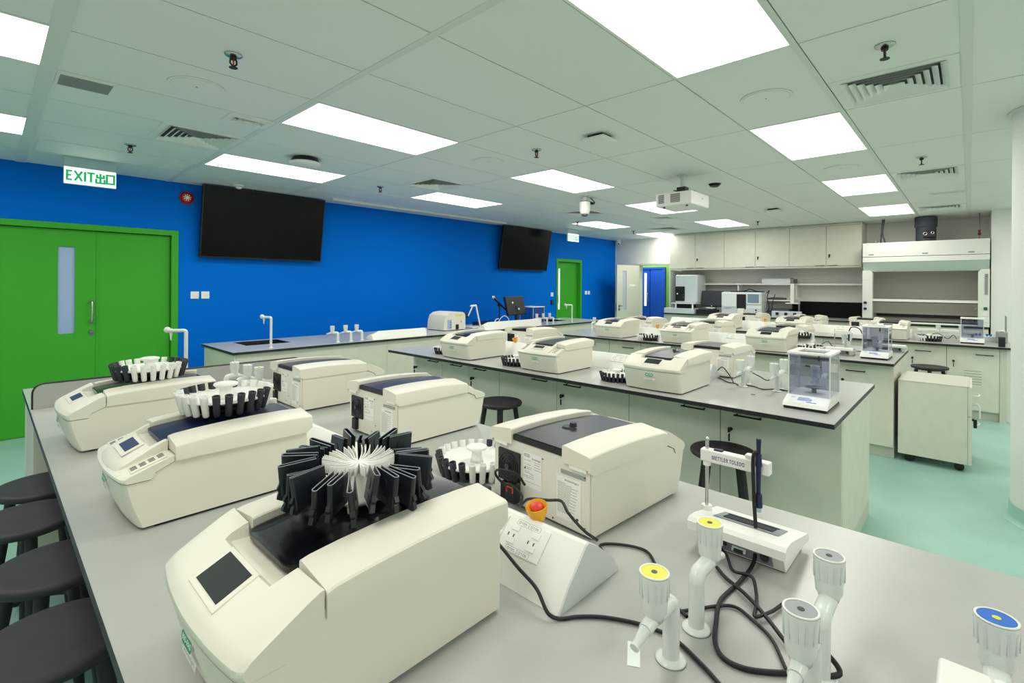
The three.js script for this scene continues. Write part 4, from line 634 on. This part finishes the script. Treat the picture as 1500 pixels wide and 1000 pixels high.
// ------------------------------------------------------------------ balances with draught shields
const balTex = canvasTex(256, 128, (c, w, h) => { c.fillStyle = '#eff0ee'; c.fillRect(0, 0, w, h); c.fillStyle = '#9fa9d6'; c.fillRect(70, 30, 90, 50); c.fillStyle = '#2b49a8'; c.fillRect(72, 18, 70, 8); c.fillRect(130, 88, 64, 12); c.fillStyle = '#888'; c.fillRect(24, 26, 26, 8); });
M.balPanel = std(0xffffff, .4, { map: balTex });
function balance(x, z, turn, label) { const g = thing('analytical_balance', label, 'balance', [x, BT, z], turn, 'analytical balances');       // front towards -x, origin at base centre
  part('base', prismZ([[-.175, .016], [.175, .016], [.175, .06], [-.08, .06], [-.168, .03]], -.105, .105, .4), M.plasticWhite, g);
  part('control_panel', new THREE.PlaneGeometry(.19, .078).rotateX(-PI / 2).rotateY(-PI / 2).rotateZ(.33).translate(-.1243, .0461, 0), M.balPanel, g);
  part('under_tray', merge([span(-.17, .17, .004, .016, -.1, .1), cyl(.012, .012, .012, 14, -.155, 0, .09), cyl(.012, .012, .012, 14, -.155, 0, -.09), cyl(.012, .012, .012, 14, .155, 0, .09), cyl(.012, .012, .012, 14, .155, 0, -.09)]), M.black, g);
  const x0 = -.075, x1 = .165, y0 = .062, y1 = .285, hz = .098, t = .003;
  part('front_pane', span(x0, x0 + t, y0, y1, -hz, hz), M.smoke, g); part('back_pane', span(x1 - t, x1, y0, y1, -hz, hz), M.smoke, g); part('side_pane', span(x0 + t, x1 - t, y0, y1, hz - t, hz), M.smoke, g); part('side_pane', span(x0 + t, x1 - t, y0, y1, -hz, -hz + t), M.smoke, g);
  for (const [a, b] of [[x0, hz], [x0, -hz], [x1, hz], [x1, -hz]]) part('corner_post', box(.006, y1 - y0, .006, a, (y0 + y1) / 2, b), M.greyPlastic, g);
  part('top_frame', merge([rspan(x0 - .008, x1 + .008, y1, y1 + .014, hz - .03, hz + .008, .004), rspan(x0 - .008, x1 + .008, y1, y1 + .014, -hz - .008, -hz + .03, .004), rspan(x0 - .008, x0 + .02, y1, y1 + .0135, -hz + .0302, hz - .0302, .003), rspan(x1 - .03, x1 + .008, y1, y1 + .0135, -hz + .0302, hz - .0302, .003)]), M.plasticWhite, g);
  part('top_window', span(x0 + .02, x1 - .03, y1 + .004, y1 + .008, -hz + .03, hz - .03), M.smoke, g); part('weighing_pan', lathe([[0, .086], [.02, .086], [.02, .089], [.045, .092], [.046, .095], [0, .095]], 32).translate(.05, 0, 0), M.steel, g); part('hanger_rod', rod([.06, .24, .02], [.06, .284, .02], .005), M.navy, g); part('pan_support', cyl(.012, .012, .024, 16, .05, .062, 0), M.steel, g);
  return g; }
balance(3.135, -.64, 0, 'analytical balance with tinted glass draught shield on the second bench'); balance(5.7, -.64, 0, 'analytical balance with tinted glass draught shield on the third bench'); balance(8.09, .02, 0, 'analytical balance with glass draught shield before the fume cupboard'); balance(.46, .085, 0, 'analytical balance beside the blue capped water tap');

// ------------------------------------------------------------------ cables and small things on the near bench
const cable = (name, pts, r, label, group) => single(name, tube(pts, r, Math.max(40, pts.length * 12)), M.cable, label, 'cable', [0, 0, 0], 0, group);
cable('power_cable', [[1.045, .9, -.96], [1.01, .955, -1.0], [.99, .985, -.97], [1.02, .975, -.93], [1.045, .94, -.92]], .0035, 'black cable arching over the plug at the back of the fan centrifuge');
cable('power_cable', [[1.03, .93, -.94], [1.0, .93, -.89], [.965, .925, -.865], [.955, .955, -.83], [.95, .975, -.76], [.94, .99, -.71], [.925, .978, -.68], [.935, .945, -.64], [.95, .928, -.615]], .0035, 'black cable draped behind the yellow emergency button');
cable('power_cable', [[1.005, .862, -.62], [1.056, .855, -.675], [1.089, .855, -.646], [1.110, .855, -.582], [1.059, .855, -.525], [.97, .855, -.45], [.945, .855, -.405]], .0035, 'black cable running from the trunking end to a yellow capped tap');
cable('power_cable', [[.8, .93, -.86], [.79, .925, -.78], [.775, .905, -.7], [.765, .89, -.64], [.755, .862, -.6], [.766, .855, -.585], [.795, .855, -.562], [.823, .855, -.533], [.847, .855, -.494], [.865, .855, -.45], [.87, .855, -.40], [.849, .855, -.346], [.823, .855, -.299], [.78, .855, -.24]], .0038, 'black cable over the trunking face and past the yellow capped tap');
cable('electrode_cable', [[1.297, 1.1, -.378], [1.29, 1.098, -.385], [1.285, 1.0, -.385], [1.27, .92, -.376], [1.224, .868, -.365], [1.143, .855, -.368], [1.039, .855, -.375], [.978, .855, -.36], [.904, .855, -.333], [.883, .855, -.31], [.884, .855, -.28], [.905, .855, -.245], [.93, .856, -.215], [.97, .865, -.155], [.985, .88, -.18], [.97, .89, -.205], [.94, .89, -.205]], .0045, 'thick black electrode lead looping round a grey capped tap');
cable('power_cable', [[.955, .855, -.418], [.994, .855, -.392], [1.041, .855, -.348], [1.022, .855, -.304], [.994, .855, -.266], [.93, .855, -.225]], .0033, 'thin black lead curving between the yellow and grey capped taps');
cable('power_cable', [[1.155, .857, -.425], [1.129, .857, -.397], [1.093, .86, -.345], [1.046, .861, -.292], [.99, .857, -.235]], .004, 'black lead with moulded plug ending below the pH meter');
cable('power_cable', [[1.232, .874, -.46], [1.2, .87, -.42], [1.175, .857, -.4], [1.157, .862, -.383], [1.164, .862, -.354], [1.115, .857, -.328], [1.068, .858, -.314], [1.027, .862, -.304], [1.071, .858, -.287], [1.140, .858, -.266], [1.134, .858, -.250], [1.097, .858, -.230], [1.02, .857, -.2]], .0035, 'thin black lead zigzagging from the pH meter port to a grey capped tap');
{ const g = thing('power_plug', 'black moulded mains plug pushed into the back of the fan centrifuge', 'plug', [1.045, .905, -.965]); part('plug_body', rbox(.03, .058, .042, .01, 0, 0, 0, 3), M.black, g); part('red_marks', merge([box(.001, .014, .004, -.0155, .012, .012), box(.001, .014, .004, -.0155, .012, -.012), box(.001, .003, .024, -.0155, .02, 0)]), M.redRed, g); part('strain_relief', rod([0, .028, 0], [-.005, .05, 0], .005), M.black, g); }
{ const g = thing('power_adaptor', 'black rectangular power adaptor lying beside the fan centrifuge', 'adaptor', [1.03, .868, -1.12], .5); part('case', rbox(.04, .035, .11, .007), M.black, g); part('rib', rbox(.041, .004, .08, .001, 0, 0, 0), M.charcoal, g); }
single('paper_tag', box(.06, .0008, .022), M.capWhite, 'small white tag lying under the yellow capped tap nozzle', 'tag', [.79, BT + .0006, -.435], .5);
{ const g = thing('metal_ring', 'small metal ring lying on the second bench', 'ring', [3.18, BT + .0015, -.96]); part('ring', new THREE.TorusGeometry(.012, .0013, 8, 24).rotateX(PI / 2), M.steel, g); part('tab', rbox(.01, .002, .006, .001, .016, 0, 0), M.steel, g); }
cable('bench_cable', [[3.62, .855, -1.35], [3.528, .855, -1.27], [3.45, .855, -1.2], [3.44, .855, -1.15], [3.4, .855, -1.12]], .0035, 'black lead between the trunking and gas taps on the second bench', 'leads on the second bench'); cable('bench_cable', [[3.5, .93, -1.06], [3.56, .9, -1.03], [3.6, .875, -1.0], [3.58, .9, -.95], [3.5, .93, -.92]], .0035, 'black lead sagging between two gas taps on the second bench', 'leads on the second bench'); cable('bench_cable', [[3.43, .855, -1.08], [3.422, .855, -1.026], [3.371, .855, -.958], [3.42, .855, -.91], [3.44, .855, -.8], [3.42, .87, -.72]], .0035, 'black lead lying along the gas taps on the second bench', 'leads on the second bench'); cable('bench_cable', [[3.6, .9, -1.33], [3.52, .94, -1.26], [3.5, .88, -1.2], [3.46, .856, -1.17]], .0035, 'short black lead rising from the trunking on the second bench', 'leads on the second bench');
cable('bench_cable', [[6.06, .9, -1.15], [6.1, .93, -1.1], [6.1, .87, -1.05], [6.08, .857, -.98], [6.06, .857, -.86], [6.06, .857, -.75]], .004, 'black lead around the gas taps on the third bench', 'leads on the third bench'); cable('bench_cable', [[6.05, .96, -2.85], [6.08, .99, -2.75], [6.05, 1.01, -2.65], [6.03, .985, -2.55], [6.06, .97, -2.45]], .004, 'black lead lying on the third bench trunking', 'leads on the third bench'); cable('bench_cable', [[8.26, .857, -.45], [8.24, .93, -.3], [8.23, .87, -.2], [8.25, .92, -.15], [8.27, .87, -.12]], .004, 'black lead behind the rotor on the fume cupboard bench');

// ------------------------------------------------------------------ demonstration bench equipment
{ const g = thing('cell_washer', 'white rounded bench centrifuge on the demonstration bench', 'centrifuge', [4.62, BT, -5.62]);
  part('body', loft([[-.19, 1], [.19, 1]].map(([z]) => [[-.2, .01], [.2, .01], [.2, .2], [.19, .235], [.15, .26], [.0, .268], [-.1, .255], [-.16, .22], [-.19, .15], [-.2, .06]].map(([x, y]) => [x, y, z])), [0, 1], .5), M.cream, g); part('base', box(.36, .01, .34, 0, .005, 0), M.black, g);
  part('yellow_label', box(.12, .022, .001, .07, .215, .1908), M.yellow, g); part('blue_panel', box(.08, .13, .001, -.1, .09, .1908), std(0x9fb4d6, .4), g); part('inlet', rbox(.05, .07, .016, .006, .04, .05, .195), M.black, g); part('emblem', cyl(.012, .012, .002, 16).rotateX(PI / 2).translate(.12, .12, .191), M.tray, g); for (let k = 0; k < 3; k++) part('port', cyl(.007, .007, .004, 12).rotateX(PI / 2).translate(-.08, .05 + k * .035, .1912), M.navy, g); }
{ const g = thing('document_camera', 'white folding document camera with black head on the demonstration bench', 'camera', [5.22, BT, -5.6]);
  part('base_plate', rbox(.28, .02, .2, .006, -.05, .012, 0), M.plasticWhite, g); part('lower_arm', rod([.06, .02, 0], [-.05, .34, .02], .014), M.plasticWhite, g); part('elbow', rod([-.05, .34, .02], [-.16, .335, .02], .015), M.plasticWhite, g); part('upper_arm', rod([-.13, .33, .03], [-.24, .18, .05], .01), M.greyPlastic, g); part('camera_head', merge([rbox(.09, .09, .07, .02, -.32, .2, .05), rod([-.24, .18, .05], [-.32, .16, .05], .014)]), M.black, g); part('key_strip', box(.2, .004, .03, -.05, .024, .06), M.darkGrey, g); }
{ const g = thing('microphone_stand', 'black microphone with silver mesh head on a table stand', 'microphone', [5.83, BT, -5.72]); part('stand_base', cyl(.075, .07, .016, 32, 0, 0, 0), M.black, g); part('pole', cyl(.011, .011, .3, 16, 0, .01, 0), M.black, g); part('clamp', rbox(.04, .06, .04, .008, -.01, .33, 0), M.black, g); const m = part('handle', rod([.14, .23, .03], [-.13, .44, 0], .014, 16, .02), M.black, g); part('mesh_head', new THREE.SphereGeometry(.035, 20, 16).scale(1, 1, 1).translate(-.15, .455, 0), M.chrome, m); part('lead', tube([[.14, .23, .03], [.17, .16, .04], [.12, .06, .06], [.05, .02, .08]], .004, 24), M.cable, g); }
{ const g = thing('podium_monitor', 'black desktop monitor seen from behind on the demonstration bench', 'monitor', [6.1, BT, -5.62], .1);
  const t = new THREE.Group(); t.name = 'display_unit'; t.position.set(0, .31, 0); t.rotation.x = -.25; g.add(t); part('back_shell', rbox(.5, .32, .05, .012, 0, 0, 0), M.black, t); part('display_glass', box(.48, .3, .002, 0, 0, -.026), M.blackGloss, t); part('round_logo', cyl(.018, .018, .003, 24).rotateX(PI / 2).translate(-.08, .05, .026), M.plasticWhite, t); part('square_label', box(.045, .03, .002, .06, -.06, .026), M.greyPlastic, t);
  part('stand', merge([rod([0, .02, .05], [0, .3, .02], .03), rbox(.24, .016, .2, .006, 0, .008, .05)]), M.black, g); part('cable', tube([[.05, .2, .04], [.1, .14, .09], [.12, .05, .1], [.2, .012, .08]], .005, 24), M.cable, g); part('cable', tube([[-.02, .2, .04], [.02, .1, .12], [.06, .03, .1]], .005, 20), M.cable, g); }
{ const g = thing('control_console', 'low black control console with buttons before the monitor', 'console', [5.52, BT, -5.68]); part('case', prismX([[.12, 0], [.12, .03], [-.12, .07], [-.12, 0]], -.22, .22), M.black, g); for (let k = 0; k < 5; k++) part('key', rbox(.04, .008, .03, .003, -.16 + k * .08, .053, 0), M.darkGrey, g); }
{ const g = thing('conference_unit', 'black tabletop unit with coiled white cable beside the long trunking', 'console', [5.5, BT, -5.44]); part('case', rbox(.24, .05, .14, .015, 0, .026, 0), M.black, g); part('white_cable', tube([[-.02, .05, .02], [.04, .13, .03], [.12, .17, .03], [.2, .14, .03], [.24, .06, .04]], .006, 30), M.plasticWhite, g); part('white_cable', tube([[-.1, .05, .02], [-.06, .12, .03], [.0, .13, .03]], .006, 20), M.plasticWhite, g); }
{ const g = thing('acrylic_case', 'clear acrylic display case with white lid on the demonstration bench', 'case', [6.62, BT, -5.68]); const w = .15; part('pane', span(-w, w, .0, .27, -w, -w + .004), M.acryl, g); part('pane', span(-w, w, .0, .27, w - .004, w), M.acryl, g); part('pane', span(-w, -w + .004, .0, .27, -w, w), M.acryl, g); part('pane', span(w - .004, w, .0, .27, -w, w), M.acryl, g); part('lid', rspan(-w - .01, w + .01, .27, .285, -w - .01, w + .01, .004), M.plasticWhite, g); for (const [a, b] of [[-w, -w], [-w, w], [w, -w], [w, w]]) part('corner_strip', box(.006, .27, .006, a, .135, b), M.greyPlastic, g); }

// ------------------------------------------------------------------ wall cabinets, shelves and back counter
const UCX = 10.45, UB = [-4.925, -4.348, -3.735, -3.133, -2.525, -1.923, -1.39];
for (let k = 0; k < 6; k += 2) { const g = thing('wall_cabinet', ['cream two-door wall cabinet nearest the open doorway', 'cream two-door wall cabinet in the middle of the row', 'cream two-door wall cabinet beside the fume cupboard'][k / 2], 'cabinet', [0, 0, 0], 0, 'wall cabinets');
  part('carcass', span(UCX + .02, X1, 1.89, 2.655, UB[k] + .001, UB[k + 2] - .001), M.cabinet, g); part('bottom_rail', span(UCX - .005, UCX + .3, 1.86, 1.888, UB[k] + .0005, UB[k + 2] - .0005), M.cabEdge, g); part('cornice', span(UCX + .004, UCX + .02, 2.62, 2.655, UB[k], UB[k + 2]), M.cabEdge, g);
  for (let q = 0; q < 2; q++) { const a = UB[k + q] + .003, b = UB[k + q + 1] - .003; const d = part('door', uvMetres(rspan(UCX, UCX + .019, 1.895, 2.615, a, b, .002), 1.3), M.cabinet, g); const hz = q === 0 ? b - .1 : a + .1; part('edge_handle', rspan(UCX - .014, UCX, 1.897, 1.907, hz - .08, hz + .08, .003), M.steel, d); if (q === 1) part('key_lock', merge([cyl(.014, .014, .014, 16).rotateZ(PI / 2).translate(UCX, 2.09, a + .05), rbox(.01, .05, .02, .004, UCX - .02, 2.07, a + .05)]), M.black, d); } }
{ const g = thing('wall_shelf', 'long white shelf under the wall cabinets', 'shelf'); part('board', span(10.72, X1, 1.545, 1.572, -4.92, -1.4), M.plasticWhite, g); for (const z of [-3.55, -2.47]) part('bracket', span(10.74, X1, 1.3, 1.545, z - .012, z + .012), M.plasticWhite, g); }
{ const g = thing('wall_shelf', 'lower white shelf holding a slim grey device', 'shelf'); part('board', span(10.72, X1, 1.225, 1.25, -3.1, -2.5), M.plasticWhite, g); part('bracket', span(10.74, X1, 1.08, 1.225, -2.53, -2.51), M.plasticWhite, g); }
{ const g = thing('service_upright', 'white service upright dividing the shelves', 'upright'); part('post', rspan(10.62, 10.72, 1.2, 1.57, -2.545, -2.48, .006), M.plasticWhite, g); part('foot_plate', rspan(10.58, 10.76, 1.18, 1.2, -2.62, -2.4, .004), M.plasticWhite, g); part('dark_block', rspan(10.64, 10.7, 1.575, 1.66, -2.5, -2.44, .006), M.darkGrey, g); }
{ const g = thing('shelf_box', 'flat white box lying on the long shelf', 'box', [10.85, 1.572, -2.83]); part('box', rbox(.24, .11, .52, .01, 0, .056, 0), M.instrWhite, g); part('lid_edge', box(.245, .012, .525, 0, .1, 0), M.tray, g); }
{ const g = thing('shelf_device', 'slim grey device on the lower shelf', 'device', [10.84, 1.25, -2.83]); part('case', rbox(.2, .04, .3, .01, 0, .02, 0), M.darkGrey, g); part('top_plate', rbox(.15, .006, .2, .002, 0, .043, 0), M.black, g); }
single('splash_panel', span(11.0, X1, .925, 1.225, -2.46, -1.4), M.blackPanel, 'black backsplash panel behind the counter beside the fume cupboard', 'panel'); { const g = thing('side_splash', 'black return panel at the end of the splash panel', 'panel'); part('panel', span(10.65, 11.0, .925, 1.175, -2.52, -2.49), M.blackPanel, g); part('cap_strip', span(10.65, 11.0, 1.175, 1.179, -2.522, -2.488), M.phenolic, g); }
{ const g = thing('end_partition', 'white end panel at the doorway end of the back counter', 'panel'); part('panel', rspan(10.46, X1, .925, 1.858, -4.925, -4.9, .003), M.plasticWhite, g); part('front_edge', rspan(10.45, 10.46, .925, 1.858, -4.926, -4.899, .003), M.cabEdge, g); }
worktop(10.2, X1 - .001, -4.98, -1.36, .925, 'grey back counter worktop under the wall cabinets');
for (let k = 0; k < 3; k++) { const a = -4.96 + k * 1.2, g = cabinetUnit(10.26, X1 - .01, a, a + 1.195, 2, ['two-door cabinet under the back counter nearest the doorway', 'two-door cabinet under the middle of the back counter', 'two-door cabinet under the back counter beside the fume cupboard'][k], 'cabinets under the back counter', { top: .9 }); }
{ const g = thing('tall_analyser', 'tall grey analyser with black control window on the back counter', 'analyser', [10.58, .925, -4.55]);
  part('upper_body', rspan(-.24, .24, .22, .83, -.19, .3, .03), M.instr, g); part('control_window', rspan(-.262, -.235, .26, .58, -.18, .03, .015), M.black, g); part('status_light', new THREE.SphereGeometry(.016, 14, 10).translate(-.263, .42, -.13), std(0xffffff, .3), g); part('indicator', merge([rbox(.004, .016, .016, .002, -.263, .4, .0), rbox(.004, .016, .016, .002, -.263, .35, .0)]), std(0x2aa08a, .4), g);
  part('tray', rspan(-.42, .1, .0, .11, -.36, .3, .01), M.instr, g); part('tray_leg', merge([box(.03, .22, .03, -.4, .11, .27), box(.03, .22, .03, -.4, .11, -.1)]), M.instrWhite, g); part('shelf_plate', rspan(-.42, .2, .205, .222, -.2, .29, .004), M.instrWhite, g); part('dark_base', rspan(-.3, .2, .11, .205, -.18, .1, .01), M.black, g); part('name_strip', box(.002, .012, .07, -.241, .79, -.13), M.tray, g); }
{ const g = thing('counter_monitor', 'wide black monitor standing on the back counter', 'monitor', [10.55, .925, -3.99], 0); const t = new THREE.Group(); t.name = 'display_unit'; t.position.set(-.05, .32, 0); t.rotation.z = -.12; g.add(t); part('bezel', rbox(.04, .34, .45, .01), M.black, t); part('display_glass', box(.002, .3, .42, -.021, .01, 0), M.monitorScr, t); part('maker_dot', cyl(.012, .012, .002, 14).rotateZ(PI / 2).translate(-.021, -.152, 0), M.plasticWhite, t); part('stand', merge([box(.06, .18, .12, 0, .1, 0), rbox(.2, .015, .28, .005, 0, .008, 0)]), M.black, g); }
{ const g = thing('black_printer', 'low black printer and keyboard stack in front of the counter monitor', 'printer', [10.33, .925, -4.02]); part('case', rbox(.22, .1, .4, .01, 0, .05, 0), M.black, g); part('paper_tray', rbox(.14, .03, .3, .006, -.05, .112, 0), M.darkGrey, g); part('papers', box(.1, .02, .16, -.04, .138, .08), M.plasticWhite, g); }
{ const g = thing('display_analyser', 'white analyser with black reagent door and colour display on the back counter', 'analyser', [10.6, .925, -3.37]);
  part('cabinet', rspan(-.24, .1, .0, .47, -.385, .385, .02), M.instrWhite, g); part('front_door', rspan(-.256, -.238, .17, .45, -.37, -.08, .012), M.instrWhite, g); part('reagent_door', rspan(-.262, -.238, .13, .43, -.075, .1, .012), M.black, g); const d = part('display_bezel', rspan(-.262, -.238, .23, .46, .11, .37, .016), M.instrWhite, g); part('display_glass', span(-.264, -.262, .26, .435, .135, .345), new THREE.MeshStandardMaterial({ color: 0x5d7480, roughness: .25, emissive: 0x8fb0c0, emissiveIntensity: .25 }), d);
  part('lower_fascia', rspan(-.25, -.238, .02, .16, -.37, .37, .008), M.instr, g); part('button', merge([cyl(.016, .016, .008, 14).rotateZ(PI / 2).translate(-.25, .12, .29), cyl(.012, .012, .008, 14).rotateZ(PI / 2).translate(-.25, .07, .29)]), M.black, g); part('sample_chute', rbox(.1, .09, .12, .01, -.28, .1, .02), M.plasticWhite, g); part('name_strip', box(.002, .014, .16, -.2565, .145, -.25), M.tray, g); part('top_leads', merge([tube([[.0, .48, -.2], [.05, .5, 0], [.0, .53, .1], [.06, .49, .2], [.06, .48, .35]], .01, 40), rbox(.16, .02, .6, .005, -.04, .48, .05)]), M.black, g); }
cable('analyser_cable', [[10.6, 1.38, -2.96], [10.55, 1.43, -2.9], [10.5, 1.3, -2.92], [10.47, 1.1, -2.88], [10.5, .99, -2.92], [10.46, .935, -2.86]], .008, 'black lead hanging close to the white display analyser', 'leads beside the display analyser'); cable('analyser_cable', [[10.65, 1.36, -2.82], [10.56, 1.2, -2.84], [10.5, 1.02, -2.82], [10.46, .935, -2.79]], .008, 'black lead hanging between the display analyser and the grey printer', 'leads beside the display analyser');
{ const g = thing('grey_printer', 'low dark grey printer under the lower shelf', 'printer', [10.77, .925, -2.75]); part('case', rbox(.35, .15, .38, .02, 0, .075, 0), M.darkGrey, g); part('output_slot', box(.004, .02, .34, -.176, .1, 0), M.black, g); }
{ const g = thing('socket_box', 'grey socket box on the back counter before the black splash panel', 'socket box', [10.4, .925, -2.55]); part('case', rbox(.1, .12, .5, .008, 0, .06, 0), M.instr, g); for (const z of [-.15, 0, .15]) part('plug', rbox(.04, .05, .05, .008, -.06, .07, z), M.black, g); }

// ------------------------------------------------------------------ fume cupboard
{ const g = thing('fume_cupboard', 'large white fume cupboard with sash bar set between cabinets and wall pier', 'fume cupboard', [0, 0, 0]); const a = -1.33, b = .212, f = 10.09;
  part('header_panel', rspan(f, f + .06, 2.015, 2.245, a, b, .006), M.hoodBody, g); part('header_roof', span(f + .06, X1 - .01, 2.2, 2.24, a, b), M.hoodBody, g); part('lower_band', rspan(f - .004, f + .06, 1.925, 2.008, a, b, .006), M.hoodBody, g);
  part('sloping_lip', prismZ([[f, 1.923], [f + .06, 1.923], [f + .13, 1.775], [f + .1, 1.77]], a + .002, b - .002), M.hoodLip, g);
  const L = part('side_post', prismX([[a, .93], [a + .135, .93], [a + .135, 1.75], [a + .1, 1.79], [a, 1.79]], f + .01, f + .14), M.hoodBody, g); const R = part('side_post', prismX([[b - .125, .93], [b, .93], [b, 1.79], [b - .09, 1.79], [b - .125, 1.75]], f + .01, f + .14), M.hoodBody, g);
  part('valve_knob', cyl(.024, .02, .03, 20).rotateZ(PI / 2).translate(f + .01, 1.25, a + .04), M.navy, L); part('valve_knob', cyl(.024, .02, .03, 20).rotateZ(PI / 2).translate(f + .01, 1.15, a + .04), M.navy, L); part('post_joint', box(.001, .003, .09, f + .0095, 1.63, a + .05), M.tray, L);
  const cp = part('control_strip', rspan(f + .004, f + .01, 1.41, 1.72, b - .055, b - .02, .002), M.capGrey, R); part('control_led', cyl(.007, .007, .003, 12).rotateZ(PI / 2).translate(f + .004, 1.68, b - .035), M.black, cp); part('green_switch', rspan(f - .008, f + .01, 1.18, 1.225, b - .065, b - .025, .004), std(0x0f6a3c, .4), R); for (const y of [1.0, 1.09]) part('socket_face', rspan(f + .004, f + .01, y, y + .08, b - .1, b - .015, .003), M.plasticWhite, R);
  part('back_liner', span(X1 - .05, X1 - .04, .93, 2.2, a + .02, b - .02), M.hoodIn, g); part('side_liner', span(f + .14, X1 - .05, .93, 2.2, a + .02, a + .03), M.hoodIn, g); part('side_liner', span(f + .14, X1 - .05, .93, 2.2, b - .03, b - .02), M.hoodIn, g); part('roof_liner', span(f + .14, X1 - .05, 2.19, 2.2, a + .02, b - .02), M.hoodIn, g);
  for (const z of [-.9, -.45, .0]) part('baffle_joint', span(X1 - .056, X1 - .05, 1.25, 1.78, z, z + .012), M.tray, g);
  part('baffle_plate', span(X1 - .1, X1 - .09, 1.05, 1.9, a + .05, b - .05), M.hoodIn, g); part('lower_slot', span(X1 - .098, X1 - .088, 1.0, 1.05, a + .1, b - .1), M.black, g);
  part('sash_glass', span(f + .075, f + .08, 1.3, 1.77, a + .135, b - .125), M.pane, g); part('sash_bar', rspan(f + .06, f + .095, 1.275, 1.315, a + .13, b - .12, .006), M.plasticWhite, g); part('bar_shadow_strip', span(f + .062, f + .093, 1.265, 1.275, a + .13, b - .12), M.black, g);  // black strip below the sash bar is its shadow put in as colour
  part('work_surface', span(f + .02, X1 - .05, .9, .93, a + .01, b - .01), M.phenolic, g); part('base_body', span(f + .04, X1 - .02, .1, .9, a + .01, b - .01), M.cabinet, g); part('base_plinth', span(f + .08, X1 - .02, 0, .1, a + .01, b - .01), M.cabEdge, g); for (const [z0, z1] of [[a + .012, -.56], [-.556, b - .012]]) part('base_door', rspan(f + .02, f + .039, .105, .89, z0, z1, .002), M.cabinet, g);
  part('inner_tap', tube([[X1 - .3, 1.05, b - .09], [X1 - .3, 1.16, b - .09], [X1 - .3, 1.19, b - .12], [X1 - .3, 1.16, b - .16]], .012, 24), M.greyPlastic, g); part('inner_pipe', merge([rod([f + .3, 1.0, a + .05], [f + .3, 1.75, a + .05], .012), rod([f + .2, 1.18, a + .05], [f + .42, 1.18, a + .05], .012)]), M.greyPlastic, g); for (const z of [a + .12, -.56 + .04, b - .2]) part('maker_plate', box(.002, .02, .07, f - .002, 2.05, z), z === a + .12 ? M.tray : M.capGrey, g).visible = true;
  part('airfoil_sill', rspan(f - .01, f + .06, .93, .955, a + .14, b - .13, .008), M.plasticWhite, g); }
{ const g = thing('exhaust_duct', 'dark grey round exhaust duct rising from the fume cupboard roof', 'duct', [10.42, 2.2415, -.53]); part('pipe', cyl(.13, .13, .41, 40), M.duct, g); part('collar', cyl(.145, .145, .16, 40, 0, .25, 0), M.duct, g); part('motor_box', rbox(.08, .1, .16, .01, -.13, .12, .05), M.black, g); part('bright_fitting', merge([new THREE.TorusGeometry(.022, .007, 8, 20).rotateY(PI / 2).translate(-.175, .13, .0), new THREE.TorusGeometry(.018, .006, 8, 20).rotateY(PI / 2).translate(-.175, .14, .09)]), M.chrome, g); }
{ const g = thing('roof_pipework', 'thin pipes and valve above the fume cupboard header', 'pipe', [10.4, 2.24, -1.12]); part('pipe', rod([0, 0, 0], [0, .42, .03], .012), M.darkGrey, g); part('pipe', tube([[0, .02, .06], [.0, .2, .03], [.0, .42, .05]], .01, 20), M.darkGrey, g); part('valve', rbox(.05, .06, .05, .01, -.02, .05, -.06), M.steel, g); }
{ const g = thing('roof_sprinkler_pipe', 'slim drop pipe with red bulb head above the fume cupboard', 'pipe', [10.4, 2.24, .1]); part('pipe', rod([0, .14, 0], [0, .42, 0], .008), M.steel, g); part('red_head', merge([new THREE.SphereGeometry(.022, 14, 10).translate(0, .1, 0), cyl(.012, .018, .04, 14, 0, .12, 0)]), std(0x7c2a1a, .5), g); part('deflector', cyl(.025, .025, .004, 16, 0, .065, 0), M.steel, g); part('stem', cyl(.004, .004, .065, 8), M.steel, g); }

// ------------------------------------------------------------------ things on the bench facing the fume cupboard
{ const g = thing('pipette_rack', 'white and blue tube rack beside the balance before the fume cupboard', 'rack', [8.55, BT, .14]); part('rack_frame', merge([rspan(-.12, .12, .0, .012, -.1, .1, .003), rspan(-.12, .12, .05, .06, -.1, .1, .003), box(.012, .05, .2, -.11, .03, 0), box(.012, .05, .2, .11, .03, 0)]), M.plasticWhite, g); for (let k = 0; k < 6; k++) part('tube', cyl(.012, .012, .075, 14, -.06, .012, -.08 + k * .032), k % 3 === 2 ? M.plasticWhite : M.capBlue, g); }
{ const g = thing('grey_box', 'grey instrument box at the end of the fume cupboard bench', 'box', [8.35, BT, .28]); part('case', rbox(.16, .13, .1, .008, 0, .065, 0), M.tray, g); part('white_top', rbox(.08, .02, .06, .006, .02, .139, 0), M.plasticWhite, g); part('slot', box(.05, .002, .03, -.04, .1305, 0), M.black, g); }
{ const g = thing('black_box', 'small black upright box on the front edge of the fume cupboard bench', 'box', [7.76, BT, .262]); part('case', rbox(.07, .105, .055, .005, 0, .0525, 0), M.black, g); part('lid', rbox(.072, .02, .057, .004, 0, .1, 0), M.charcoal, g); }
{ const g = thing('edge_post', 'thin grey upright screen edge at the end of the fume cupboard bench', 'post', [8.9, BT, .335]); part('strip', box(.3, .3, .008, 0, .15, 0), M.tray, g); part('foot', box(.3, .004, .02, 0, .002, 0), M.steel, g); }
tubeRotor([5.99, BT + .11, -1.32], .5, 'tube rotor resting on the third bench trunking', alt(2), .9);

renderer.render(scene, camera);
